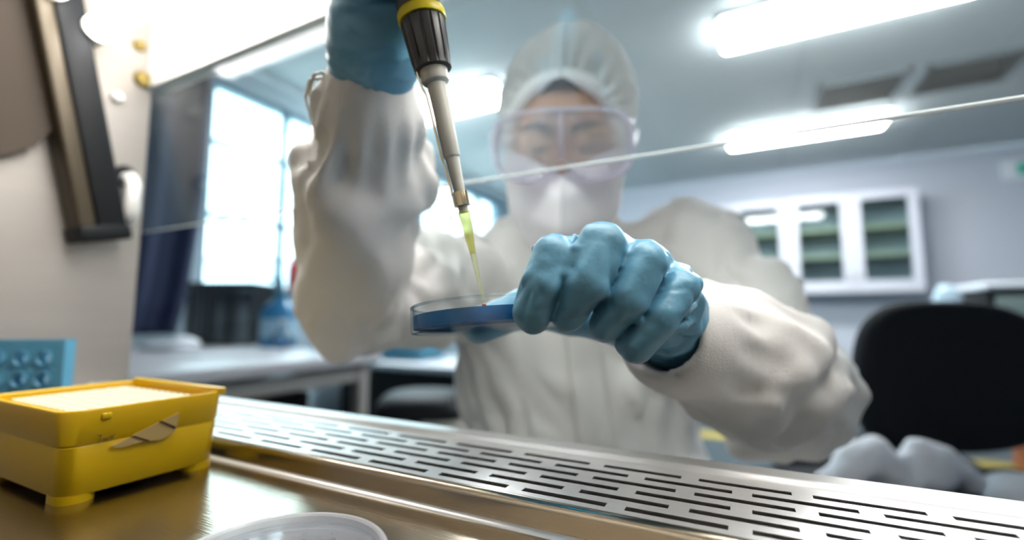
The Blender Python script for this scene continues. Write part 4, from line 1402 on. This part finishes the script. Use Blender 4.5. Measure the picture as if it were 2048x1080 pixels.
# eyes, brows
for s in (-1, 1):
    c = H(s * 0.0285, -0.0005, 0.071)
    ey = MB().lathe([(0.0125 * math.sin(a), -0.0125 * math.cos(a)) for a in np.linspace(0, math.pi, 14)], c, hz_, 24).build('eye', 'sclera', person, smooth=True)
    gz = (hz_ - 0.25 * hy_ - 0.05 * hx_); gz /= np.linalg.norm(gz)
    MB().lathe([(0.0068 * math.sin(a), 0.0102 - 0.0028 * math.cos(a)) for a in np.linspace(0.0, math.pi, 10)], c, gz, 20).build('iris', 'iris', ey, smooth=True)
    bw = [H(s * 0.012, 0.021, 0.090), H(s * 0.026, 0.0255, 0.088), H(s * 0.040, 0.025, 0.080), H(s * 0.051, 0.020, 0.070)]
    MB().tube(bw, [0.0035, 0.0045, 0.004, 0.0018], 8).build('eyebrow', 'hair', person, smooth=True)
hr = []
for k in range(17):
    a = math.pi * (0.16 + 0.68 * k / 16)
    hr.append(H(0.068 * math.cos(a), 0.004 + 0.071 * math.sin(a), 0.074 - 0.060 * abs(math.cos(a)) ** 1.5 + 0.004))
MB().tube(hr, [0.003] + [0.0065] * 15 + [0.003], 10).build('hair', 'hair', person, smooth=True)

# ---- bouffant cap
def cap_sdf(p):
    q = (p - HO) @ HB.T
    d = ell(q, (0.004, 0.056, -0.030), (0.091, 0.101, 0.108))
    d = smin(d, ell(q, (0.0, 0.030, -0.03), (0.090, 0.07, 0.10)), 0.03)
    ang = np.arctan2(q[:, 0], q[:, 1] - 0.02)
    rad = np.sqrt(q[:, 0] ** 2 + (q[:, 1] - 0.02) ** 2)
    w = np.clip((q[:, 2] + 0.06) / 0.10, 0, 1) * np.clip((0.115 - rad) / 0.05, 0.25, 1)
    d = d + w * 0.0046 * np.sin(ang * 26 + 3 * vnoise(np.stack([ang * 3, rad * 30, ang * 0], 1))) + 0.004 * vnoise(q * 28)
    d = d - 0.003 * np.exp(-(q[:, 0] / 0.004) ** 2) * (q[:, 1] > 0.05)               # centre seam
    ins = ell(q, (0, 0.035, -0.018), (0.0775, 0.0955, 0.0965))
    op = np.sqrt((q[:, 0] / 0.068) ** 2 + ((q[:, 1] - 0.000) / 0.078) ** 2) - 1           # face opening
    opn = smax(op * 0.07, -(q[:, 2] - 0.0), 0.01)
    low_ = -(q[:, 1] + 0.012 + 0.35 * np.minimum(q[:, 2] + 0.02, 0))
    d = smax(d, -opn, 0.004)
    d = smax(d, low_, 0.006)
    return smax(d, -ins, 0.002)


lo, hi = bounds([H(x, y, z) for x in (-0.11, 0.11) for y in (-0.08, 0.18) for z in (-0.15, 0.11)], 0.005)
v_, f_ = snets(cap_sdf, lo, hi, 0.0024)
cap = mk_np('hair_cap', v_, f_, 'cap', person, relax=1, label='white pleated bouffant cap')
bd = []
for k in range(41):
    a = math.pi * (-0.02 + 1.04 * k / 40)
    x, y = 0.071 * math.cos(a), 0.0 + 0.081 * math.sin(a)
    # place on the cap surface by marching towards the head
    z = 0.13
    for _ in range(60):
        pnt = H(x, y, z)[None]
        dd = min(ell((pnt - HO) @ HB.T, (0.004, 0.062, -0.030), (0.092, 0.106, 0.108))[0], ell((pnt - HO) @ HB.T, (0, 0.030, -0.03), (0.090, 0.07, 0.10))[0])
        if dd < 0.001 or z < -0.05: break
        z -= max(dd * 0.6, 0.001)
    bd.append(H(x, y, z - 0.004))
MB().tube(bd, 0.010, 12).build('elastic_band', 'capband', cap, smooth=True)

# ---- mask : two panels folded on a vertical centre ridge
rows_ = []
NV, NU = 22, 20
for i in range(NV + 1):
    v = i / NV
    y = -0.018 - 0.142 * v
    hw = np.interp(v, [0, 0.15, 0.5, 0.75, 0.92, 1.0], [0.070, 0.080, 0.074, 0.054, 0.028, 0.012])
    zc = np.interp(v, [0, 0.2, 0.5, 0.8, 1.0], [0.110, 0.130, 0.138, 0.128, 0.104])
    zs = np.interp(v, [0, 0.3, 0.7, 1.0], [0.050, 0.040, 0.048, 0.080])
    row = []
    for j in range(-NU, NU + 1):
        u = j / NU
        au = abs(u)
        z = zs + (zc - zs) * (1 - au ** 1.25)
        yy = y + 0.022 * au * (1 - v) * (0.4 if au < 0.5 else 0.6) - 0.012 * (1 - v) * (1 - au) ** 2 + 0.006 * v * (1 - au)
        row.append(H(u * hw, yy, z))
    rows_.append(row)
msk = MB().grid(rows_).build('face_mask', 'mask', person, smooth=math.radians(60), label='white folded respirator mask')
solid(msk, 0.002, 0)
MB().tube([H(0, y, np.interp((-0.018 - y) / 0.142, [0, 0.2, 0.5, 0.8, 1.0], [0.110, 0.130, 0.138, 0.128, 0.104]) + 0.0005) for y in np.linspace(-0.032, -0.152, 12)], 0.0016, 6).build('centre_seam', 'mask', msk, smooth=True)
for s in (-1, 1):
    MB().tube([H(s * 0.070, -0.03, 0.048), H(s * 0.080, -0.02, 0.02), H(s * 0.083, 0.0, -0.015)], 0.0018, 6).build('ear_loop', 'capband', msk, smooth=True)
    MB().tube([H(s * 0.062, -0.085, 0.05), H(s * 0.078, -0.06, 0.01), H(s * 0.083, -0.03, -0.02)], 0.0018, 6).build('ear_loop', 'capband', msk, smooth=True)

# ---- goggles
def gog_outline(t):
    """closed outline in local x,y with a nose notch"""
    c_, s_ = math.cos(t), math.sin(t)
    e = 3.4
    x = 0.083 * math.copysign(abs(c_) ** (2 / e), c_)
    y = 0.004 + 0.040 * math.copysign(abs(s_) ** (2 / e), s_)
    if s_ < 0: y += 0.024 * math.exp(-(x / 0.019) ** 2) - 0.004 * (abs(x) / 0.083)
    return x, y


NG = 96
ol = [gog_outline(2 * math.pi * k / NG) for k in range(NG)]
zf = lambda x: 0.122 - 3.2 * x * x


def ring_sec(k, sc_, dz):
    x, y = ol[k]
    return H(x * sc_, 0.004 + (y - 0.004) * sc_, zf(x * sc_) + dz)


secs = []
for sc_, dz in ((0.93, 0.0), (0.95, 0.004), (1.0, 0.004), (1.03, 0.000), (1.02, -0.012), (0.985, -0.030), (0.97, -0.048), (0.96, -0.048), (0.965, -0.030), (0.985, -0.012), (0.97, -0.003), (0.93, -0.003)):
    secs.append([ring_sec(k, sc_, dz if dz > -0.02 else dz * (0.6 + 0.4 * (1 - abs(ol[k][0]) / 0.083))) for k in range(NG)])
mbg = MB()
mbg.add([p for s in secs for p in s], [(i * NG + k, i * NG + (k + 1) % NG, ((i + 1) % 12) * NG + (k + 1) % NG, ((i + 1) % 12) * NG + k) for i in range(12) for k in range(NG)])
gg = mbg.build('goggles', 'gogframe', person, smooth=True, label='clear safety goggles')
lens = []
for sc_ in (0.0, 0.25, 0.5, 0.75, 0.94):
    lens.append([ring_sec(k, max(sc_, 0.001), 0.0) for k in range(NG)])
MB().add([p for s in lens for p in s], [(i * NG + k, i * NG + (k + 1) % NG, (i + 1) * NG + (k + 1) % NG, (i + 1) * NG + k) for i in range(4) for k in range(NG)]).build('lens', 'goglens', gg, smooth=True)
MB().tube([H(0, 0.040, zf(0) + 0.002), H(0, 0.02, zf(0) + 0.003), H(0, -0.008, zf(0) + 0.002)], [0.002, 0.0025, 0.004], 8).build('bridge_rib', 'gogframe', gg, smooth=True)
for s in (-1, 1):
    st = [H(s * 0.084, 0.004, 0.094), H(s * 0.093, 0.006, 0.05), H(s * 0.099, 0.008, -0.02), H(s * 0.085, 0.01, -0.09), H(s * 0.03, 0.012, -0.132), H(0, 0.012, -0.136)]
    v, f = [], []
    for i, p in enumerate(st):
        tdir = st[min(i + 1, 5)] - st[max(i - 1, 0)]
        nr = np.cross(tdir, hy_); nr /= np.linalg.norm(nr)
        for a, b in ((-1, -1), (1, -1), (1, 1), (-1, 1)):
            v.append(p + hy_ * 0.010 * a + nr * 0.001 * b)
    for i in range(5):
        for k in range(4): f.append((i * 4 + k, i * 4 + (k + 1) % 4, i * 4 + 4 + (k + 1) % 4, i * 4 + 4 + k))
    MB().add(v, f).build('strap', 'gogframe', gg, smooth=True)

# ---- coverall
def fold(p, f, amp, axis, st=0.25):
    """long soft ridges: noise squeezed along an axis"""
    ax = np.asarray(axis, float); ax = ax / np.linalg.norm(ax)
    q = p - (p @ ax)[:, None] * ax * (1 - st)
    n = vnoise(q * f + 0.55 * vnoise(p * f * 0.6 + 11)[:, None])
    return amp * (1 - 2.6 * np.sqrt(n * n + 0.004))


CUFL = P(1352, 676, 0.300)
CUFR = WR + (ER - WR) / np.linalg.norm(ER - WR) * 0.006
mid = lambda a, b, t: a + (b - a) * t
fr_ = (ER - WR) / np.linalg.norm(ER - WR)
fl_ = (EL - WL) / np.linalg.norm(EL - WL)
swell = lambda t: t


def near(p, d, tol, fn):
    m = np.abs(d) < tol
    if m.any():
        d = d.copy()
        d[m] += fn(p[m])
    return d


def cover_sdf(p):
    d = torso(p, 0.0)
    d = smin(d, rcone(p, NECK - ZZ * 0.02 + FH * 0.02, NECK + ZZ * 0.02 + FH * 0.0, 0.085, 0.072), 0.04)
    # right sleeve (towards the window): baggy forearm
    right = chain(p, [SR, mid(SR, ER, 0.5), ER + fr_ * 0.006, mid(ER, WR, 0.35), mid(ER, WR, 0.62), mid(ER, WR, 0.85), CUFR], [0.076, 0.070, 0.060, 0.056, 0.050, 0.038, 0.0295], 0.008)
    left = chain(p, [SLf, mid(SLf, EL, 0.5) + RT * 0.01, EL, mid(EL, WL, 0.4) - ZZ * 0.006, mid(EL, WL, 0.75), CUFL], [0.080, 0.070, 0.066, 0.064, 0.051, 0.037], 0.008)
    # dangling slack at the left elbow
    left = smin(left, chain(p, [P(1560, 840, 0.50), P(1500, 880, 0.50)], [0.04, 0.025], 0.02), 0.03)
    left = smin(left, chain(p, [P(1625, 770, 0.52), P(1640, 815, 0.52)], [0.035, 0.015], 0.02), 0.03)
    right = near(p, right, 0.03, lambda q: np.clip(((q - WR) @ fr_) / 0.05, 0.08, 1) * (fold(q, 24, 0.0072, fr_ + 0.45 * RT, 0.16) + fold(q + 3.1, 46, 0.0036, fr_ - 0.45 * RT, 0.15)))
    # gathers at the cuff
    q = p - WR; t = q @ fr_
    s1 = np.cross(fr_, FW); s1 /= np.linalg.norm(s1); s2 = np.cross(fr_, s1)
    an = np.arctan2(q @ s1, q @ s2)
    gz = np.clip(1 - np.abs(t - 0.040) / 0.040, 0, 1)
    right = near(p, right, 0.03, lambda q: 0) + gz * 0.0034 * np.sin(an * 13)
    left = near(p, left, 0.03, lambda q: np.clip(((q - WL) @ fl_) / 0.05, 0.1, 1) * (fold(q + 4.2, 17, 0.0062, fl_ + 0.7 * UP, 0.15) + fold(q + 1.3, 36, 0.0036, fl_ - 0.25 * UP, 0.13)))
    q = p - WL; t = q @ fl_
    s1 = np.cross(fl_, FW); s1 /= np.linalg.norm(s1); s2 = np.cross(fl_, s1)
    an = np.arctan2(q @ s1, q @ s2)
    left = left + np.clip(1 - np.abs(t - 0.035) / 0.04, 0, 1) * 0.0025 * np.sin(an * 12)
    d = near(p, d, 0.04, lambda q: fold(q + 2.2, 14, 0.010, ZZ + 0.25 * RT, 0.22) + fold(q + 5, 34, 0.0045, ZZ - 0.5 * RT, 0.3))
    d = smin(d, right, 0.035)
    d = smin(d, left, 0.035)
    for a, b, c, e in ((HIPR, KNR, ANR, TOR), (HIPL, KNL, ANL, TOL)):
        d = smin(d, chain(p, [a, b, c, e], [0.105, 0.082, 0.06, 0.044], 0.03), 0.05)
    # neck opening, cuff openings
    d = smax(d, -rcone(p, NECK - ZZ * 0.0, NECK + ZZ * 0.14 - FH * 0.05, 0.052, 0.075), 0.006)
    d = smax(d, -rcone(p, CUFL - fl_ * 0.06, CUFL - fl_ * 0.0, 0.024, 0.024), 0.005)
    d = smax(d, -rcone(p, CUFR - fr_ * 0.06, CUFR - fr_ * 0.002, 0.0222, 0.0222), 0.005)
    return d


lo, hi = bounds(allp[:6] + allp[8:], 0.16)
lo[2] = 0.0
v_, f_ = snets(cover_sdf, lo, hi, 0.0042, margin=2.6)
cov = mk_np('coverall', v_, f_, 'suit', person, relax=1, label='white non-woven protective coverall')
# zip flap down the front and collar edges
def front_pt(r, z, off):
    lo_, hi_ = 0.3, 0.80
    g = np.linspace(0.40, 0.85, 400)
    pts = np.stack([gl(r, gg_, z) for gg_ in g])
    d = torso(pts) + fold(pts + 2.2, 14, 0.010, ZZ + 0.25 * RT, 0.22) + fold(pts + 5, 34, 0.0045, ZZ - 0.5 * RT, 0.3)
    i = int(np.argmax(d < 0))
    return gl(r, g[i] - off, z)
fl = [[front_pt(0.080 + (0.985 - z) * 0.13 + w, z, 0.004) for w in np.linspace(-0.024, 0.024, 7)] for z in np.linspace(0.985, 0.62, 40)]
o_ = MB().grid(fl).build('zip_flap', 'suit', cov, smooth=True)
solid(o_, 0.003, 0)
# loose threads at the right cuff
th = WR - RT * 0.026 + fr_ * 0.012 - FW * 0.006
for k in range(2):
    a0 = th + fr_ * 0.004 * k
    MB().tube([a0 + RT * 0.004, a0 - RT * 0.004 - fr_ * 0.010 - FW * 0.003, a0 - RT * (0.009 + 0.003 * k) - fr_ * 0.008 - FW * 0.004, a0 - RT * (0.013 + 0.003 * k) + fr_ * 0.004 - FW * 0.002, a0 - RT * 0.012 + fr_ * (0.020 + 0.006 * k)], [0.0012, 0.0014, 0.0014, 0.0012, 0.0008], 6).build('thread', 'suit', cov, smooth=True)

# ---- gloves (hands)
def hand(p, fingers, palm, thumb, wrist, kf=0.0008, kp=0.010, fo=0.00062):
    df = None
    for pts, rad in fingers:
        e = chain(p, pts, rad, kf)
        if fo: e = near(p, e, 0.003, lambda q: fold(q + 0.37 + rad[1] * 40, 105, fo, pts[1] - pts[3], 0.16))
        df = e if df is None else np.minimum(df, e)
    dp_ = None
    for a, b, ra_, rb_ in palm:
        e = rcone(p, a, b, ra_, rb_)
        dp_ = e if dp_ is None else smin(dp_, e, 0.012)
    d = smin(df, dp_, kp)
    d = smin(d, chain(p, *thumb, 0.006), 0.009)
    return d


# left hand, holding the dish
LF = [([P(1150, 522, 0.247), P(1108, 512, 0.2085), P(1086, 573, 0.2035), P(1064, 628, 0.2045)], [0.0115, 0.0102, 0.0098, 0.0090]),
      ([P(1216, 506, 0.250), P(1202, 490, 0.2080), P(1170, 570, 0.2010), P(1137, 626, 0.2060)], [0.0120, 0.0108, 0.0104, 0.0087]),
      ([P(1290, 532, 0.252), P(1290, 524, 0.2110), P(1250, 598, 0.2050), P(1212, 648, 0.2090)], [0.0118, 0.0104, 0.0099, 0.0083]),
      ([P(1352, 575, 0.250), P(1358, 580, 0.2180), P(1316, 638, 0.2100), P(1270, 690, 0.2110)], [0.0105, 0.0096, 0.0092, 0.0085])]
wl_ = WL + fl_ * 0.004
LPM = [(P(1152, 530, 0.252), mid(P(1152, 530, 0.252), wl_, 0.8), 0.0125, 0.019), (P(1216, 520, 0.255), wl_, 0.014, 0.021), (P(1288, 545, 0.257), wl_, 0.0145, 0.021),
       (P(1350, 590, 0.258), wl_ , 0.0135, 0.020), (wl_, wl_ + fl_ * 0.03, 0.0205, 0.0215), (P(1325, 640, 0.275), wl_, 0.017, 0.0195)]
LTH = ([wl_ - RT * 0.004, P(1262, 648, 0.318), P(1142, 630, 0.330), P(1045, 617, 0.3305), P(960, 651, 0.322)], [0.020, 0.0170, 0.0135, 0.0128, 0.0125])


def fcrease(p, fingers, amp):
    """side folds and joint creases in the thin rubber"""
    n = vnoise(p * np.array([70, 70, 70])) * 0.5 + 0.5 * vnoise(p * 150 + 9)
    return amp * (np.abs(vnoise(p * 95 + 3.3)) - 0.35) + 0.35 * amp * n


def ps(x, y, d): return P(x, y, d)


RIDGE = [([ps(1176, 455, 0.206), ps(1152, 498, 0.2015), ps(1128, 548, 0.1985)], [0.0014, 0.0022, 0.0012]),
         ([ps(1150, 470, 0.214), ps(1135, 505, 0.2075), ps(1125, 540, 0.2040)], [0.0010, 0.0020, 0.0010]),
         ([ps(1244, 468, 0.212), ps(1247, 505, 0.208), ps(1240, 530, 0.205)], [0.0012, 0.0020, 0.0010]),
         ([ps(1318, 505, 0.216), ps(1320, 535, 0.212), ps(1310, 560, 0.209)], [0.0010, 0.0020, 0.0010]),
         ([ps(1196, 575, 0.2005), ps(1205, 590, 0.2005)], [0.0022, 0.0026]),
         ([ps(1268, 622, 0.2045), ps(1274, 640, 0.205)], [0.0018, 0.0018]),
         ([ps(1072, 498, 0.216), ps(1074, 520, 0.214)], [0.0022, 0.0016]),
         ([ps(1348, 600, 0.214), ps(1372, 590, 0.226), ps(1384, 578, 0.240)], [0.0010, 0.0026, 0.0018]),
         ([ps(1344, 625, 0.218), ps(1370, 620, 0.232), ps(1388, 610, 0.248)], [0.0010, 0.0028, 0.0018]),
         ([ps(1336, 655, 0.224), ps(1365, 652, 0.240), ps(1384, 642, 0.258)], [0.0010, 0.0026, 0.0016]),
         ]
fdir = LF[1][0][1] - LF[1][0][3]
CRUMPLE = [(P(1064, 606, 0.196), 0.015, 0.0011, 150, fdir),
           (P(1140, 488, 0.212), 0.013, 0.0014, 150, fdir),
           (P(1165, 520, 0.198), 0.016, 0.0007, 120, fdir),
           (P(1203, 588, 0.200), 0.009, 0.0013, 170, RT),
           (P(1150, 610, 0.199), 0.013, 0.0006, 130, fdir + RT * 0.03),
           (P(1230, 640, 0.203), 0.014, 0.0008, 130, fdir),
           (P(1245, 500, 0.212), 0.012, 0.0012, 150, fdir),
           (P(1320, 540, 0.216), 0.012, 0.0012, 150, fdir),
           (P(1350, 590, 0.212), 0.014, 0.0010, 150, RT + UP * 0.3),
           (P(1372, 620, 0.240), 0.028, 0.0026, 95, RT + UP * 0.25 + FW * 0.4),
           (P(1340, 690, 0.262), 0.026, 0.0022, 95, RT + UP * 0.45 + FW * 0.4)]
GROOVE = [([ps(1046, 618, 0.1955), ps(1066, 628, 0.1935), ps(1086, 618, 0.195)], [0.0004, 0.0006, 0.0004]),
          ([ps(1072, 560, 0.1935), ps(1080, 590, 0.193)], [0.0006, 0.0009])]


def left_glove(p):
    d = hand(p, LF, LPM, LTH, wl_)
    # lengthwise pinch folds on the sides of the fingers
    d = near(p, d, 0.004, lambda q: fcrease(q, LF, 0.00045))
    for c_, rad_, am_, fq_, ax_c in CRUMPLE:
        d = near(p, d, 0.005, lambda r: np.clip(1.3 - np.linalg.norm(r - c_, axis=1) / rad_, 0, 1) * fold(r + c_[0] * 31, fq_, am_, ax_c, 0.3))
    for st_, rd_ in RIDGE:
        d = smin(d, chain(p, st_, rd_, 0.001), 0.0022)
    for st_, rd_ in GROOVE:
        d = smax(d, -chain(p, st_, rd_, 0.001), 0.0022)
    # bunching towards the wrist
    q = p - wl_
    d = near(p, d, 0.006, lambda r: np.clip(1 - np.linalg.norm(r - wl_, axis=1) / 0.055, 0, 1) * 0.0048 * (np.abs(vnoise(r * 62 + np.outer((r - wl_) @ fl_, fl_) * 90)) - 0.3))
    return d


lo, hi = bounds([q for f_l in LF for q in f_l[0]] + LTH[0] + [wl_ + fl_ * 0.05], 0.032)
v_, f_ = snets(left_glove, lo, hi, 0.00085)
mk_np('glove', v_, f_, 'nitrile', person, relax=1, label='blue nitrile glove holding the petri dish')

# right hand, gripping the pipette
def pax(py): return PT + pa * A(py)
wr_ = WR + fr_ * 0.0
RF = []
for k, (py, dx_) in enumerate(((-42, 0.000), (-112, 0.001), (-186, 0.002), (-258, 0.003))):
    c = pax(py)
    m_c = c - RT * 0.032 + FW * 0.026
    k_c = c - RT * 0.030 - FW * 0.012
    d_c = c + RT * 0.004 - FW * 0.0245
    t_c = c + RT * 0.025 - FW * 0.006
    RF.append(([m_c, k_c, d_c, t_c], [0.0105, 0.0098, 0.0090, 0.0082]))
RPM = []
for k in range(4):
    m_c = RF[k][0][0]
    RPM.append((m_c, wr_ - fr_ * 0.018, 0.0135, 0.0205))
RPM.append((wr_ - fr_ * 0.02, wr_ + fr_ * 0.05, 0.0238, 0.0245))
RPM.append((pax(-60) - RT * 0.026 + FW * 0.028, wr_ - fr_ * 0.015 + RT * 0.008, 0.016, 0.022))
RPM.append((wr_ - fr_ * 0.03 - RT * 0.006, wr_ + fr_ * 0.03 - RT * 0.002, 0.019, 0.022))
ct_h = pax(-300)
RTH = ([wr_ - fr_ * 0.045 + RT * 0.012 + FW * 0.01, pax(-200) + FW * 0.036 - RT * 0.008, pax(-330) + FW * 0.026 + RT * 0.004, pax(-415) + FW * 0.004 + ZZ * 0.008], [0.020, 0.015, 0.0125, 0.011])


def right_glove(p):
    d = hand(p, RF, RPM, RTH, wr_)
    q = p - wr_
    s = q @ fr_
    s1 = np.cross(fr_, FW); s1 /= np.linalg.norm(s1)
    wgt = np.clip((s + 0.05) / 0.02, 0, 1) * np.clip((0.03 - s) / 0.01, 0, 1)
    def cf(r):
        qq = r - wr_
        s_ = qq @ fr_
        l_ = qq @ s1
        k_ = qq @ np.cross(fr_, s1)
        bow = s_ + 0.35 * l_
        n1 = vnoise(np.stack([bow * 95, l_ * 16 + 7, k_ * 16], 1))
        n2 = vnoise(np.stack([(s_ - 0.2 * l_) * 210 + 4, l_ * 34 + 2, k_ * 34], 1))
        low_w = np.clip((s_ + 0.030) / 0.025, 0.35, 1)
        return 0.0020 * (np.sqrt(n1 * n1 + 0.002) - 0.3) + low_w * 0.0013 * (np.sqrt(n2 * n2 + 0.002) - 0.3)
    d = near(p, d, 0.006, cf)
    d = near(p, d, 0.004, lambda q_: fcrease(q_, RF, 0.0004))
    hd_ = rcone(p, pax(40), pax(-362), 0.0142, 0.0158)
    return smax(d, -hd_, 0.001)


lo, hi = bounds([q for f_l in RF for q in f_l[0]] + RTH[0] + [wr_ + fr_ * 0.05], 0.034)
v_, f_ = snets(right_glove, lo, hi, 0.0010)
mk_np('glove', v_, f_, 'nitrile', person, relax=1, label='blue nitrile glove gripping the pipette')

# ---- stool under the person
so = thing('lab_stool', 'round black laboratory stool under the seated person', 'stool', gl(0.125, 0.84, 0.0))
sq = gl(0.125, 0.84, 0.0)
stz = 0.46
MB().lathe([(0, stz - 0.06), (0.17, stz - 0.06), (0.19, stz - 0.045), (0.19, stz - 0.015), (0.17, stz), (0, stz + 0.002)], sq, n=40).build('seat', 'chairblack', so, smooth=math.radians(50))
MB().tube([sq + ZZ * 0.08, sq + ZZ * (stz - 0.06)], 0.025, 14).build('post', 'chrome', so, smooth=True)
for k in range(5):
    w = 2 * math.pi * (k + 0.3) / 5
    e = sq + 0.25 * (math.cos(w) * RT + math.sin(w) * FH)
    bl = MB().tube([sq + ZZ * 0.10, e + ZZ * 0.06], [0.02, 0.013], 10).build('base_leg', 'chrome', so, smooth=True)
    MB().lathe([(0, -0.018), (0.025, -0.018), (0.025, 0.018), (0, 0.018)], e + ZZ * 0.025, RT, 16).build('caster', 'dark', bl, smooth=math.radians(40))
